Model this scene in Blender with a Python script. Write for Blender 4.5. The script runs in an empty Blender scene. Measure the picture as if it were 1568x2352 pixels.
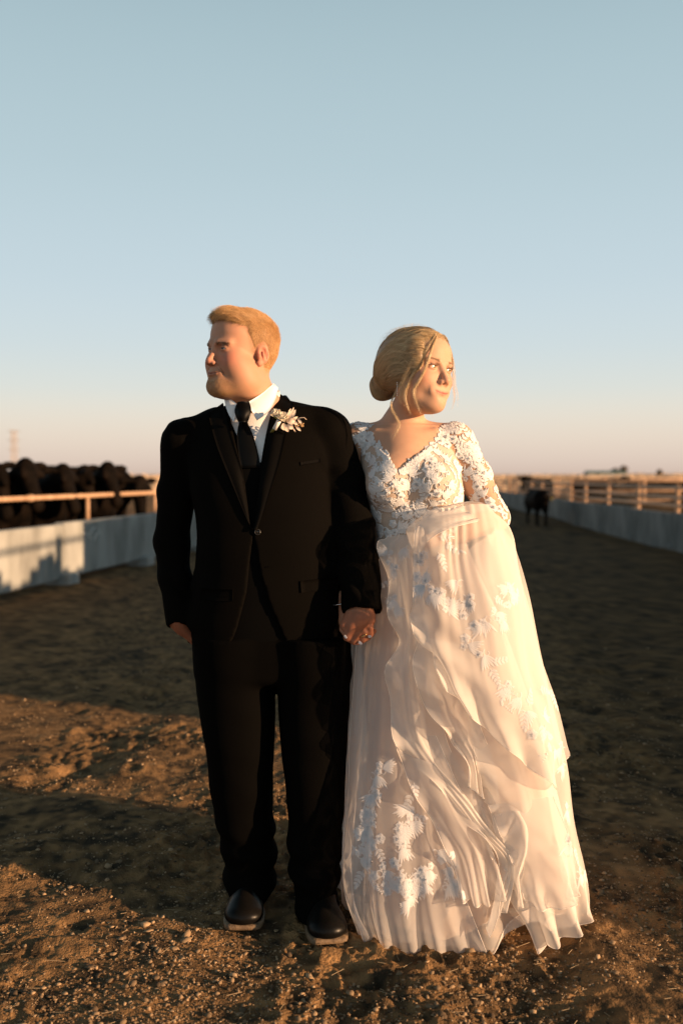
import bpy, bmesh, math, random
import numpy as np
from mathutils import Vector, Matrix
from mathutils.bvhtree import BVHTree
random.seed(7); RNG = np.random.default_rng(7)
scene = bpy.context.scene
col = scene.collection
# ------------------------------------------------------------------ camera
CAMZ = 1.36; PX = 784.0; PY = 1176.0; FP = 35.0 / 36.0 * 2352.0; HOR = 1097.0
PITCH = math.atan((PY - HOR) / FP)
cam = bpy.data.cameras.new('camera'); camo = bpy.data.objects.new('camera', cam); col.objects.link(camo)
camo.location = (0, 0, CAMZ); camo.rotation_euler = (math.pi / 2 - PITCH, 0, 0)
cam.sensor_fit = 'VERTICAL'; cam.sensor_height = 36; cam.sensor_width = 24; cam.lens = 35
cam.clip_start = 0.05; cam.clip_end = 20000
cam.dof.use_dof = True; cam.dof.focus_distance = 3.02; cam.dof.aperture_fstop = 2.0
scene.camera = camo
# ------------------------------------------------------------------ sky, sun, exposure
SUN_AZ = math.atan2(-0.39, 0.92); SUN_EL = math.radians(9.0)     # direction towards the sun
sd = Vector((math.cos(SUN_EL) * math.cos(SUN_AZ), math.cos(SUN_EL) * math.sin(SUN_AZ), math.sin(SUN_EL)))
world = bpy.data.worlds.new('World'); scene.world = world; world.use_nodes = True
wn = world.node_tree; wn.nodes.clear()
def lin(r, g, b):
    f = lambda c: (c / 255 / 12.92) if c / 255 <= .04045 else ((c / 255 + .055) / 1.055) ** 2.4
    return (f(r), f(g), f(b), 1)
N = wn.nodes.new; L = wn.links.new
out = N('ShaderNodeOutputWorld'); mixs = N('ShaderNodeMixShader')
bg1 = N('ShaderNodeBackground'); bg2 = N('ShaderNodeBackground')
sky = N('ShaderNodeTexSky'); sky.sky_type = 'NISHITA'; sky.sun_disc = False
sky.sun_elevation = SUN_EL; sky.sun_rotation = math.pi / 2 - SUN_AZ
sky.air_density = 1.2; sky.dust_density = 1.5; sky.ozone_density = 1.5
bg1.inputs['Strength'].default_value = 0.025; L(sky.outputs[0], bg1.inputs[0])
tc = N('ShaderNodeTexCoord'); sep = N('ShaderNodeSeparateXYZ'); L(tc.outputs['Generated'], sep.inputs[0])
asn = N('ShaderNodeMath'); asn.operation = 'ARCSINE'; L(sep.outputs[2], asn.inputs[0])
mr = N('ShaderNodeMapRange'); mr.inputs[1].default_value = -math.radians(5); mr.inputs[2].default_value = math.radians(90); L(asn.outputs[0], mr.inputs[0])
rmp = N('ShaderNodeValToRGB'); rmp.color_ramp.interpolation = 'B_SPLINE'
stops = [(-5, (160, 128, 104)), (0, (209, 186, 172)), (1, (222, 203, 189)), (2.2, (231, 215, 198)), (3.6, (230, 223, 209)), (5, (219, 223, 217)), (7.4, (206, 219, 223)), (11, (197, 214, 223)),
         (17, (183, 204, 212)), (26, (166, 190, 199)), (36, (122, 148, 161)), (48, (68, 90, 105)), (65, (36, 52, 64)), (90, (26, 40, 52))]
els = rmp.color_ramp.elements
while len(els) < len(stops): els.new(0.5)
for e, (a, c) in zip(els, stops): e.position = (a + 5) / 95; e.color = lin(*c)
L(mr.outputs[0], rmp.inputs[0]); L(rmp.outputs[0], bg2.inputs[0]); bg2.inputs['Strength'].default_value = 0.575
mixs.inputs[0].default_value = 0.92
L(bg1.outputs[0], mixs.inputs[1]); L(bg2.outputs[0], mixs.inputs[2]); L(mixs.outputs[0], out.inputs[0])
sun = bpy.data.lights.new('sun', 'SUN'); suno = bpy.data.objects.new('sun', sun); col.objects.link(suno)
sun.energy = 5.0; sun.angle = math.radians(0.55); sun.color = (1.0, 0.625, 0.35)
suno.rotation_euler = (-sd).to_track_quat('-Z', 'Y').to_euler(); suno.location = (8, -4, 6)
vs = scene.view_settings; vs.view_transform = 'Standard'; vs.look = 'None'; vs.exposure = 0.92; vs.gamma = 1.0; vs.use_curve_mapping = False
cy = scene.cycles
cy.max_bounces = 8; cy.transparent_max_bounces = 24; cy.diffuse_bounces = 3; cy.glossy_bounces = 2; cy.transmission_bounces = 4
cy.use_denoising = True; cy.sample_clamp_indirect = 4.0
# ------------------------------------------------------------------ helpers: pixels of the 1568x2352 view -> world
def W(px, py, Y):
    u = (px - PX) / FP; v = (PY - py) / FP
    dy = math.cos(PITCH) + v * math.sin(PITCH); dz = -math.sin(PITCH) + v * math.cos(PITCH)
    t = Y / dy
    return np.array((u * t, Y, CAMZ + dz * t))
def G(px, py, z=0.0):
    u = (px - PX) / FP; v = (PY - py) / FP
    dy = math.cos(PITCH) + v * math.sin(PITCH); dz = -math.sin(PITCH) + v * math.cos(PITCH)
    t = (z - CAMZ) / dz
    return np.array((u * t, dy * t, z))
def unproj(P):
    """world points (n,3) -> view pixels (n,2)"""
    P = np.asarray(P, float); q = P - np.array((0, 0, CAMZ)); c, s = math.cos(PITCH), math.sin(PITCH)
    d = q[..., 1] * c - q[..., 2] * s; v = q[..., 1] * s + q[..., 2] * c
    return np.stack((PX + FP * q[..., 0] / d, PY - FP * v / d), -1)
def sstep(a, b, x):
    t = np.clip((x - a) / (b - a), 0, 1); return t * t * (3 - 2 * t)
# ------------------------------------------------------------------ noise
def _hash(i, s=0):
    i = (i.astype(np.int64) * 374761393 + s * 668265263) & 0x7fffffff
    i = ((i ^ (i >> 13)) * 1274126177) & 0x7fffffff
    return ((i ^ (i >> 16)) & 0xffff) / 65535.0
def noise2(x, y, s=0):
    xi = np.floor(x).astype(np.int64); yi = np.floor(y).astype(np.int64); fx = x - xi; fy = y - yi
    u = fx * fx * fx * (fx * (fx * 6 - 15) + 10); v = fy * fy * fy * (fy * (fy * 6 - 15) + 10)
    h = lambda a, b: _hash((a * 7919 + b * 104729) , s)
    return ((h(xi, yi) * (1 - u) + h(xi + 1, yi) * u) * (1 - v) + (h(xi, yi + 1) * (1 - u) + h(xi + 1, yi + 1) * u) * v) * 2 - 1
def noise3(P, s=0):
    I = np.floor(P).astype(np.int64); f = P - I; f = f * f * (3 - 2 * f); r = 0
    for a in (0, 1):
        for b in (0, 1):
            for c in (0, 1):
                h = _hash((I[..., 0] + a) * 7919 + (I[..., 1] + b) * 104729 + (I[..., 2] + c) * 15485863, s)
                w = (f[..., 0] if a else 1 - f[..., 0]) * (f[..., 1] if b else 1 - f[..., 1]) * (f[..., 2] if c else 1 - f[..., 2])
                r = r + h * w
    return r * 2 - 1
# ------------------------------------------------------------------ objects
def setp(o, label=None, cat=None, group=None, kind=None):
    if label: o['label'] = label
    if cat: o['category'] = cat
    if group: o['group'] = group
    if kind: o['kind'] = kind
    return o
def mesh(name, V, F, mat=None, parent=None, smooth=True, colors=None, uv=None):
    me = bpy.data.meshes.new(name)
    V = np.asarray(V, np.float32).reshape(-1, 3)
    if isinstance(F, np.ndarray):
        n, k = F.shape
        me.vertices.add(len(V)); me.vertices.foreach_set('co', V.ravel())
        me.loops.add(n * k); me.loops.foreach_set('vertex_index', F.astype(np.int32).ravel())
        me.polygons.add(n); me.polygons.foreach_set('loop_start', np.arange(0, n * k, k, dtype=np.int32))
        me.update(calc_edges=True); me.validate()
    else:
        me.from_pydata(V.tolist(), [], F); me.update()
    if smooth: me.polygons.foreach_set('use_smooth', np.ones(len(me.polygons), bool))
    if colors is not None:
        a = me.color_attributes.new('Col', 'FLOAT_COLOR', 'POINT')
        c = np.ones((len(V), 4), np.float32); c[:, :3] = colors; a.data.foreach_set('color', c.ravel())
    o = bpy.data.objects.new(name, me); col.objects.link(o)
    if mat: me.materials.append(mat)
    if parent: o.parent = parent
    return o
def empty(name, loc=(0, 0, 0)):
    o = bpy.data.objects.new(name, None); col.objects.link(o); o.location = loc; o.empty_display_size = .1
    return o
def reparent(o, parent):
    """parent without moving (parents here are unrotated empties)"""
    o.parent = parent; o.location = o.location - parent.location
    return o
class MB:
    """collects simple solids into one mesh"""
    def __init__(s): s.v = []; s.f = []
    def add(s, V, F):
        b = len(s.v); s.v += [tuple(map(float, p)) for p in V]; s.f += [tuple(i + b for i in f) for f in F]; return s
    def box(s, lo, hi, bev=0.0):
        (a, b, c), (d, e, f) = lo, hi
        if bev <= 0:
            return s.add([(a, b, c), (d, b, c), (d, e, c), (a, e, c), (a, b, f), (d, b, f), (d, e, f), (a, e, f)],
                  [(0, 3, 2, 1), (4, 5, 6, 7), (0, 1, 5, 4), (1, 2, 6, 5), (2, 3, 7, 6), (3, 0, 4, 7)])
        def ring(z, i): return [(a + i + bev, b + i, z), (d - i - bev, b + i, z), (d - i, b + i + bev, z), (d - i, e - i - bev, z), (d - i - bev, e - i, z), (a + i + bev, e - i, z), (a + i, e - i - bev, z), (a + i, b + i + bev, z)]
        V = ring(c, bev) + ring(c + bev, 0) + ring(f - bev, 0) + ring(f, bev)
        F = [tuple(range(7, -1, -1)), tuple(range(24, 32))]
        for k in range(3):
            for j in range(8): F.append((k * 8 + j, k * 8 + (j + 1) % 8, k * 8 + 8 + (j + 1) % 8, k * 8 + 8 + j))
        return s.add(V, F)
    def tube(s, pts, r, n=8, cap=True):
        pts = [Vector(p) for p in pts]; m = len(pts); r = [r] * m if np.isscalar(r) else list(r)
        V = []; F = []; up = None
        for i, p in enumerate(pts):
            t = (pts[min(i + 1, m - 1)] - pts[max(i - 1, 0)]).normalized()
            if up is None: up = Vector((0, 0, 1)) if abs(t.z) < .9 else Vector((1, 0, 0))
            x = t.cross(up).normalized(); up = x.cross(t).normalized()
            for j in range(n):
                a = 2 * math.pi * j / n; V.append(p + (x * math.cos(a) + up * math.sin(a)) * r[i])
        for i in range(m - 1):
            for j in range(n): F.append((i * n + j, i * n + (j + 1) % n, (i + 1) * n + (j + 1) % n, (i + 1) * n + j))
        if cap: F.append(tuple(range(n - 1, -1, -1))); F.append(tuple((m - 1) * n + j for j in range(n)))
        return s.add(V, F)
    def ball(s, c, r, n=8, m=6):
        r = (r, r, r) if np.isscalar(r) else r; V = [(c[0], c[1], c[2] - r[2])]; F = []
        for i in range(1, m):
            a = -math.pi / 2 + math.pi * i / m
            for j in range(n):
                b = 2 * math.pi * j / n; V.append((c[0] + r[0] * math.cos(a) * math.cos(b), c[1] + r[1] * math.cos(a) * math.sin(b), c[2] + r[2] * math.sin(a)))
        V.append((c[0], c[1], c[2] + r[2])); T = len(V) - 1
        for j in range(n):
            F.append((0, 1 + (j + 1) % n, 1 + j)); F.append((T, T - n + j, T - n + (j + 1) % n))
            for i in range(m - 2): F.append((1 + i * n + j, 1 + i * n + (j + 1) % n, 1 + (i + 1) * n + (j + 1) % n, 1 + (i + 1) * n + j))
        return s.add(V, F)
    def build(s, name, mat, parent=None, smooth=False): return mesh(name, s.v, s.f, mat, parent, smooth)
# ------------------------------------------------------------------ implicit surfaces on a rectilinear grid
def axis(lo, hi, h, fine=()):
    """grid coordinates with spacing h, refined to hf inside (a, b, hf)"""
    x = lo; r = [lo]
    while x < hi:
        st = h
        for a, b, hf in fine:
            if x >= a - 3 * h and x < b:
                st = min(st, hf if x >= a - hf else max(hf, (a - x) * .5))
            if x >= b and x < b + 3 * h: st = min(st, max(hf, (x - b) * .5 + hf))
        x += st; r.append(x)
    return np.array(r)
class Field:
    def __init__(s, xs, ys, zs):
        s.ax = [xs, ys, zs]; s.F = np.full((len(xs), len(ys), len(zs)), 1.0, np.float32); s.frame()
    def frame(s, R=None, O=(0, 0, 0), sc=1.0): s.R = np.eye(3) if R is None else np.array(R); s.O = np.array(O, float); s.s = sc
    def add(s, prim, k=0.0, op='u'):
        fn, blo, bhi = prim
        cs = np.array([[(blo, bhi)[(i >> j) & 1][j] for j in range(3)] for i in range(8)])
        ws = s.O + s.s * cs @ s.R.T; pad = max(k, .004) * 1.2 + .006
        lo = ws.min(0) - pad; hi = ws.max(0) + pad; sl = []
        for j in range(3):
            a = np.searchsorted(s.ax[j], lo[j]); b = np.searchsorted(s.ax[j], hi[j])
            if b <= a: return s
            sl.append(slice(max(a - 1, 0), b + 1))
        P = np.stack(np.meshgrid(*[(s.ax[j][sl[j]] - s.O[j]).astype(np.float32) for j in range(3)], indexing='ij'), -1)
        P = (P @ s.R.astype(np.float32)) / np.float32(s.s)
        d = (fn(P) * s.s).astype(np.float32); a = s.F[tuple(sl)]
        if op == 'u':
            if k > 0:
                h = np.clip(.5 + .5 * (d - a) / k, 0, 1); r = d * (1 - h) + a * h - k * h * (1 - h)
            else: r = np.minimum(a, d)
        elif op == 's':
            d = -d
            if k > 0:
                h = np.clip(.5 - .5 * (d - a) / k, 0, 1); r = d * (1 - h) + a * h + k * h * (1 - h)
            else: r = np.maximum(a, d)
        s.F[tuple(sl)] = r
        return s
    def sample(s, p):
        """trilinear value at a point of the current frame"""
        w = s.O + s.s * (s.R @ np.asarray(p, float)); i = []; t = []
        for j in range(3):
            k = int(np.clip(np.searchsorted(s.ax[j], w[j]) - 1, 0, len(s.ax[j]) - 2)); i.append(k); t.append((w[j] - s.ax[j][k]) / (s.ax[j][k + 1] - s.ax[j][k]))
        v = 0.
        for a in (0, 1):
            for b in (0, 1):
                for c in (0, 1): v += float(s.F[i[0] + a, i[1] + b, i[2] + c]) * (t[0] if a else 1 - t[0]) * (t[1] if b else 1 - t[1]) * (t[2] if c else 1 - t[2])
        return v
    def front(s, x, z, y0=-.13, y1=-.04):
        """y of the first surface met going +Y at (x, z) of the current frame"""
        for y in np.arange(y0, y1, .0005):
            if s.sample((x, y, z)) < 0: return y
        return y1
    def polygonise(s):
        F = s.F.copy(); F[0] = F[-1] = 1; F[:, 0] = F[:, -1] = 1; F[:, :, 0] = F[:, :, -1] = 1
        S = F < 0; nx, ny, nz = F.shape; c = S[:-1, :-1, :-1]; tot = np.zeros(c.shape, np.uint8)
        for i in (0, 1):
            for j in (0, 1):
                for k in (0, 1): tot += S[i:nx - 1 + i, j:ny - 1 + j, k:nz - 1 + k]
        act = (tot > 0) & (tot < 8); I = np.argwhere(act); idx = np.full(c.shape, -1, np.int32); idx[act] = np.arange(len(I))
        acc = np.zeros((len(I), 3)); cnt = np.zeros(len(I)); cor = {}
        for i in (0, 1):
            for j in (0, 1):
                for k in (0, 1):
                    q = I + (i, j, k)
                    cor[i, j, k] = (F[q[:, 0], q[:, 1], q[:, 2]], np.stack([s.ax[m][q[:, m]] for m in range(3)], -1))
        for a in cor:
            for m in range(3):
                if a[m] == 0:
                    b = list(a); b[m] = 1; fa, pa = cor[a]; fb, pb = cor[tuple(b)]
                    cr = (fa < 0) != (fb < 0); t = np.where(cr, fa / np.where(cr, fa - fb, 1), 0)
                    acc += np.where(cr[:, None], pa + (pb - pa) * t[:, None], 0); cnt += cr
        V = acc / cnt[:, None]; Q = []
        for m in range(3):
            o = [(1, 2), (2, 0), (0, 1)][m]
            A = S.take(range(0, F.shape[m] - 1), m); B = S.take(range(1, F.shape[m]), m)
            E = np.argwhere(A != B)
            ok = (E[:, o[0]] > 0) & (E[:, o[1]] > 0) & (E[:, o[0]] < F.shape[o[0]] - 1) & (E[:, o[1]] < F.shape[o[1]] - 1); E = E[ok]
            st = S[E[:, 0], E[:, 1], E[:, 2]]
            def cell(du, dv):
                q = E.copy(); q[:, o[0]] += du; q[:, o[1]] += dv; return idx[q[:, 0], q[:, 1], q[:, 2]]
            q = np.stack((cell(-1, -1), cell(0, -1), cell(0, 0), cell(-1, 0)), -1)
            q[~st] = q[~st][:, ::-1]; Q.append(q)
        return V, np.concatenate(Q)
def relax(V, F, it=2, lam=.5, keep=None):
    E = np.concatenate([F[:, [i, (i + 1) % F.shape[1]]] for i in range(F.shape[1])]); E = np.concatenate((E, E[:, ::-1])); n = len(V)
    cnt = np.bincount(E[:, 0], minlength=n)[:, None].clip(1)
    for _ in range(it):
        m = np.stack([np.bincount(E[:, 0], V[E[:, 1], j], n) for j in range(3)], -1) / cnt
        l = lam if keep is None else lam * keep[:, None]
        V = V + (m - V) * l
    return V
def vnormals(V, F):
    a = V[F[:, 0]]; n = np.cross(V[F[:, 2]] - a, V[F[:, -1]] - V[F[:, 1]]) if F.shape[1] == 4 else np.cross(V[F[:, 1]] - a, V[F[:, 2]] - a)
    r = np.stack([sum(np.bincount(F[:, i], n[:, j], len(V)) for i in range(F.shape[1])) for j in range(3)], -1)
    return r / np.linalg.norm(r, axis=1)[:, None].clip(1e-12)
def ell(c, r, R=None):
    c = np.array(c, np.float32); r = np.array([r] * 3 if np.isscalar(r) else r, np.float32); m = r if R is None else np.full(3, r.max())
    R_ = None if R is None else np.array(R, np.float32)
    def fn(P):
        q = P - c
        if R_ is not None: q = q @ R_
        k0 = np.sqrt(((q / r) ** 2).sum(-1)); k1 = np.sqrt(((q / (r * r)) ** 2).sum(-1))
        return np.where(k1 < 1e-6, -r.min(), k0 * (k0 - 1) / np.maximum(k1, 1e-6))
    return fn, c - m, c + m
def cone(a, b, ra, rb):
    a = np.array(a, np.float32); b = np.array(b, np.float32); ab = b - a; L2 = max((ab * ab).sum(), 1e-9); m = max(ra, rb)
    def fn(P):
        t = np.clip(((P - a) @ ab) / L2, 0, 1); d = P - a - t[..., None] * ab
        return np.sqrt((d * d).sum(-1)) - (ra + (rb - ra) * t)
    return fn, np.minimum(a, b) - m, np.maximum(a, b) + m
def loft(sl, n=2.0, cap=.01):
    """sl: rows (z, cx, cy, rx, ry)"""
    sl = np.array(sorted(map(tuple, sl)), float); z = sl[:, 0]
    zz = np.linspace(z[0], z[-1], 160)
    # smooth interpolation (Catmull-Rom like through PCHIP-style slopes)
    def pch(y):
        d = np.diff(y) / np.diff(z); s = np.zeros(len(z)); s[0] = d[0]; s[-1] = d[-1]
        for i in range(1, len(z) - 1): s[i] = 0 if d[i - 1] * d[i] <= 0 else 2 * d[i - 1] * d[i] / (d[i - 1] + d[i])
        i = np.clip(np.searchsorted(z, zz) - 1, 0, len(z) - 2); h = z[i + 1] - z[i]; t = (zz - z[i]) / h
        return y[i] * (1 + 2 * t) * (1 - t) ** 2 + s[i] * h * t * (1 - t) ** 2 + y[i + 1] * t * t * (3 - 2 * t) + s[i + 1] * h * t * t * (t - 1)
    T = [pch(sl[:, j]) for j in range(1, 5)]
    def fn(P):
        Z = P[..., 2]; cx, cyy, rx, ry = [np.interp(Z, zz, t) for t in T]
        q = (np.abs((P[..., 0] - cx) / rx) ** n + np.abs((P[..., 1] - cyy) / ry) ** n) ** (1 / n)
        d = (q - 1) * np.minimum(rx, ry)
        e = np.maximum(z[0] - Z, Z - z[-1]) + cap
        return np.where(e > 0, np.maximum(d, e - cap) if cap == 0 else np.sqrt(np.maximum(d + cap, 0) ** 2 + np.maximum(e, 0) ** 2) + np.minimum(np.maximum(d + cap, e), 0) - cap, d)
    lo = np.array(((sl[:, 1] - sl[:, 3]).min(), (sl[:, 2] - sl[:, 4]).min(), z[0])); hi = np.array(((sl[:, 1] + sl[:, 3]).max(), (sl[:, 2] + sl[:, 4]).max(), z[-1]))
    return fn, lo, hi
def poly2d(x, y, poly):
    """signed distance to a polygon, negative inside"""
    p = np.array(poly, float); d = np.full(np.shape(x), 1e9); s = np.ones(np.shape(x), bool)
    for i in range(len(p)):
        a = p[i]; b = p[i - 1]; ex, ey = b - a; wx = x - a[0]; wy = y - a[1]
        t = np.clip((wx * ex + wy * ey) / (ex * ex + ey * ey), 0, 1); d = np.minimum(d, (wx - t * ex) ** 2 + (wy - t * ey) ** 2)
        c = ((y >= a[1]) != (y >= b[1])) & ((wx - ex * wy / np.where(ey == 0, 1e-9, ey)) < 0); s ^= c
    return np.sqrt(d) * np.where(s, 1, -1)
def prism(poly, y0, y1):
    """polygon in world X,Z extruded along Y"""
    p = np.array(poly, float)
    def fn(P): return np.maximum(poly2d(P[..., 0], P[..., 2], p), np.maximum(y0 - P[..., 1], P[..., 1] - y1))
    return fn, np.array((p[:, 0].min(), y0, p[:, 1].min())), np.array((p[:, 0].max(), y1, p[:, 1].max()))
def bvh(V, F): return BVHTree.FromPolygons([tuple(p) for p in V.tolist()], [tuple(f) for f in F.tolist()])
def catmull(P, n):
    """resample rows of P (m,k) to n points by a Catmull-Rom curve"""
    P = np.asarray(P, float); m = len(P); t = np.linspace(0, m - 1, n); i = np.clip(t.astype(int), 0, m - 2); f = (t - i)[:, None]
    if P.ndim == 3: f = f[..., None]
    g = lambda j: P[np.clip(j, 0, m - 1)]
    p0 = np.where((i > 0).reshape(f.shape[0], *[1] * (P.ndim - 1)), g(i - 1), 2 * g(i) - g(i + 1)); p1, p2 = g(i), g(i + 1)
    p3 = np.where((i + 2 < m).reshape(f.shape[0], *[1] * (P.ndim - 1)), g(i + 2), 2 * g(i + 1) - g(i))
    return .5 * (2 * p1 + (p2 - p0) * f + (2 * p0 - 5 * p1 + 4 * p2 - p3) * f ** 2 + (3 * p1 - p0 - 3 * p2 + p3) * f ** 3)
def gridfaces(nu, nv, wrap=False):
    I = np.arange(nu * nv).reshape(nu, nv); J = np.roll(I, -1, 1) if wrap else None
    if wrap: return np.stack((I[:-1], I[1:], J[1:], J[:-1]), -1).reshape(-1, 4)
    return np.stack((I[:-1, :-1], I[1:, :-1], I[1:, 1:], I[:-1, 1:]), -1).reshape(-1, 4)
def thick_sheet(P, th, name, mat, parent):
    """grid (nu,nv,3) of points -> closed slab th thick along its normals"""
    nu, nv, _ = P.shape; V = P.reshape(-1, 3); F = gridfaces(nu, nv); nr = vnormals(V, F)
    VV = np.concatenate((V, V - nr * th)); n = len(V); B = F[:, ::-1] + n
    I = np.arange(n).reshape(nu, nv); rim = np.concatenate((I[0, :], I[1:, -1], I[-1, -2::-1], I[-2:0:-1, 0])); r2 = np.roll(rim, -1)
    S = np.stack((r2, rim, rim + n, r2 + n), -1)
    return mesh(name, VV, np.concatenate((F, B, S)), mat, parent)
def hair_curves(name, P, r0, r1, mat, parent):
    """P (n,k,3) strands"""
    n, k, _ = P.shape; c = bpy.data.hair_curves.new(name); c.add_curves([k] * n)
    c.position_data.foreach_set('vector', P.astype(np.float32).ravel())
    a = c.attributes.get('radius') or c.attributes.new('radius', 'FLOAT', 'POINT')
    a.data.foreach_set('value', np.tile(np.linspace(r0, r1, k), n).astype(np.float32))
    c.materials.append(mat); o = bpy.data.objects.new(name, c); col.objects.link(o)
    if parent: o.parent = parent
    return o
# ------------------------------------------------------------------ materials
def mat(name, color=(.5, .5, .5), rough=.6, build=None, **kw):
    m = bpy.data.materials.new(name); m.use_nodes = True; nt = m.node_tree; b = nt.nodes['Principled BSDF']
    b.inputs['Base Color'].default_value = (*color, 1); b.inputs['Roughness'].default_value = rough
    for k, v in kw.items():
        i = b.inputs.get(k.replace('_', ' '))
        if i: i.default_value = v
    if build: build(nt, b)
    return m
def node(nt, t, **kw):
    n = nt.nodes.new(t)
    for k, v in kw.items():
        if k in n.inputs: n.inputs[k].default_value = v
        elif hasattr(n, k): setattr(n, k, v)
        else: n.inputs[k.replace('_', ' ')].default_value = v
    return n
def noisy(c1, c2, scale=20, detail=4, bump=0, bscale=None, coord='Object', stretch=None, pos=(.35, .65)):
    def f(nt, b):
        l = nt.links.new; t = node(nt, 'ShaderNodeTexCoord'); mp = node(nt, 'ShaderNodeMapping')
        if stretch: mp.inputs['Scale'].default_value = stretch
        l(t.outputs[coord], mp.inputs[0]); n = node(nt, 'ShaderNodeTexNoise', Scale=scale, Detail=detail); l(mp.outputs[0], n.inputs['Vector'])
        r = node(nt, 'ShaderNodeValToRGB'); r.color_ramp.elements[0].color = (*c1, 1); r.color_ramp.elements[1].color = (*c2, 1)
        r.color_ramp.elements[0].position, r.color_ramp.elements[1].position = pos
        l(n.outputs[0], r.inputs[0]); l(r.outputs[0], b.inputs['Base Color'])
        if bump:
            n2 = node(nt, 'ShaderNodeTexNoise', Scale=bscale or scale * 3, Detail=5); l(mp.outputs[0], n2.inputs['Vector'])
            bp = node(nt, 'ShaderNodeBump', Strength=bump, Distance=.01); l(n2.outputs[0], bp.inputs['Height']); l(bp.outputs[0], b.inputs['Normal'])
    return f
def vcol(extra=None, bump=0, bscale=300):
    def f(nt, b):
        a = node(nt, 'ShaderNodeVertexColor', layer_name='Col'); nt.links.new(a.outputs[0], b.inputs['Base Color'])
        if bump:
            t = node(nt, 'ShaderNodeTexCoord'); n2 = node(nt, 'ShaderNodeTexNoise', Scale=bscale, Detail=4); nt.links.new(t.outputs['Object'], n2.inputs['Vector'])
            bp = node(nt, 'ShaderNodeBump', Strength=bump, Distance=.002); nt.links.new(n2.outputs[0], bp.inputs['Height']); nt.links.new(bp.outputs[0], b.inputs['Normal'])
        if extra: extra(nt, b)
    return f
# ------------------------------------------------------------------ ground
def axis_grow(lo, hi, a, b, h, g):
    """spacing h inside (a,b), growing with rate g outside"""
    r = list(np.arange(a, b, h)); x = b; st = h
    while x < hi: r.append(x); x += st; st = h + (x - b) * g
    r.append(hi); x = a; st = h; l = []
    while x > lo: x -= st; st = h + (a - x) * g; l.append(max(x, lo))
    return np.array(l[::-1] + r)
def ridge(n): return 1 - np.abs(n)
def ground_h(x, y, dx=0.0):
    """terrain height; dx = local sample spacing (fades relief the sheet cannot hold)"""
    fd = lambda w: sstep(w * .7, w * .28, dx)
    d = np.hypot(x, y)
    h = .016 * noise2(x * .7 + 3, y * .7, 1) * sstep(40, 20, d)
    wx = x + .05 * noise2(x * 5, y * 5, 20); wy = y + .05 * noise2(x * 5 + 9, y * 5, 21)
    pat = sstep(-.45, .35, noise2(wx * 2.3, wy * 2.3, 15)) * (.35 + .65 * sstep(9, 5, y))              # trampled smooth / crumbly patches
    h = h + .0105 * noise2(wx * 4.2, wy * 4.2, 2) * fd(.24)
    h = h + (.0048 + .0055 * pat) * noise2(wx * 11, wy * 11, 3) * fd(.09)
    h = h + (.0020 + .0050 * pat) * noise2(x * 27, y * 27, 4) * fd(.037)
    h = h + (.0014 + .0040 * pat) * np.maximum(noise2(x * 55, y * 55, 5) - .05, 0) * 1.6 * fd(.02)
    h = h + (.003 + .010 * pat) * (np.maximum(ridge(noise2(wx * 17, wy * 17, 22)) - .62, 0) / .38) ** 1.3 * fd(.05) + .0062 * (np.maximum(ridge(noise2(x * 38, y * 38, 23)) - .55, 0) / .45) * (.35 + .65 * pat) * fd(.026)
    # hoof prints and two wheel ruts along the alley
    ci = np.floor(x / .42); cj = np.floor(y / .42); dent = 0
    for a in (-1, 0, 1):
        for b in (-1, 0, 1):
            hx = _hash((ci + a) * 7919 + (cj + b) * 104729, 51); hy = _hash((ci + a) * 7919 + (cj + b) * 104729, 52); hr = _hash((ci + a) * 7919 + (cj + b) * 104729, 53)
            q = np.hypot((x - (ci + a + hx) * .42) * (1 + .5 * hr), y - (cj + b + hy) * .42) / (.038 + .03 * hr); dent = dent + (hr > .72) * (-.009 * sstep(1.0, .55, q) + .004 * np.exp(-((q - 1.25) / .25) ** 2))
    h = h + dent * fd(.1)
    uu = x - .11 * y + .06 * noise2(y * .5, 0 * y, 54)
    for c0 in (-1.75, .15, 1.25, 2.9): h = h - .016 * np.exp(-((uu - c0) / .15) ** 2) + .007 * np.exp(-((np.abs(uu - c0) - .24) / .07) ** 2)
    # unseen dirt ridge added on the right to cast shade, and mounds inside the far pens
    h = h + (.80 + .06 * noise2(y * 1.5, x * 1.5, 6)) * np.exp(-((x - 5.0) / .55) ** 2) * sstep(.70, 1.4, y) * sstep(4.4, 3.5, y)
    for mx, my, rx, ry, hh in ((10.5, 31, 3.0, 5, .55), (13, 40, 3, 9, .7), (16, 60, 5, 12, .9), (9.5, 52, 1.6, 8, .35)):
        h = h + hh * np.exp(-((x - mx) / rx) ** 2 - ((y - my) / ry) ** 2)
    # the plain rises very gently towards the skyline
    h = h + sstep(150, 2600, d) * 7.0 + sstep(300, 1500, d) * 3.0 * noise2(x * .0016 + 5, y * .0016 + 2, 9)
    return h
gx = axis_grow(-4000, 4000, -1.25, 1.25, .0072, .04)
gy = [-60, -30, -15, -8, -4, -2, -1, 0, .6, 1.0, 1.3, 1.6, 1.9, 2.1, 2.2]; y = 2.25
while y < 5200: gy.append(y); y += max(.0066, .00078 * y * y if y < 30 else .0234 * y)
gy = np.array(gy)
GX, GY = np.meshgrid(gx, gy, indexing='ij')
DX = np.maximum(np.gradient(gx)[:, None], np.gradient(gy)[None, :] * .6)
GZ = ground_h(GX, GY, DX)
P = np.stack((GX, GY, GZ), -1).reshape(-1, 3)
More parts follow.
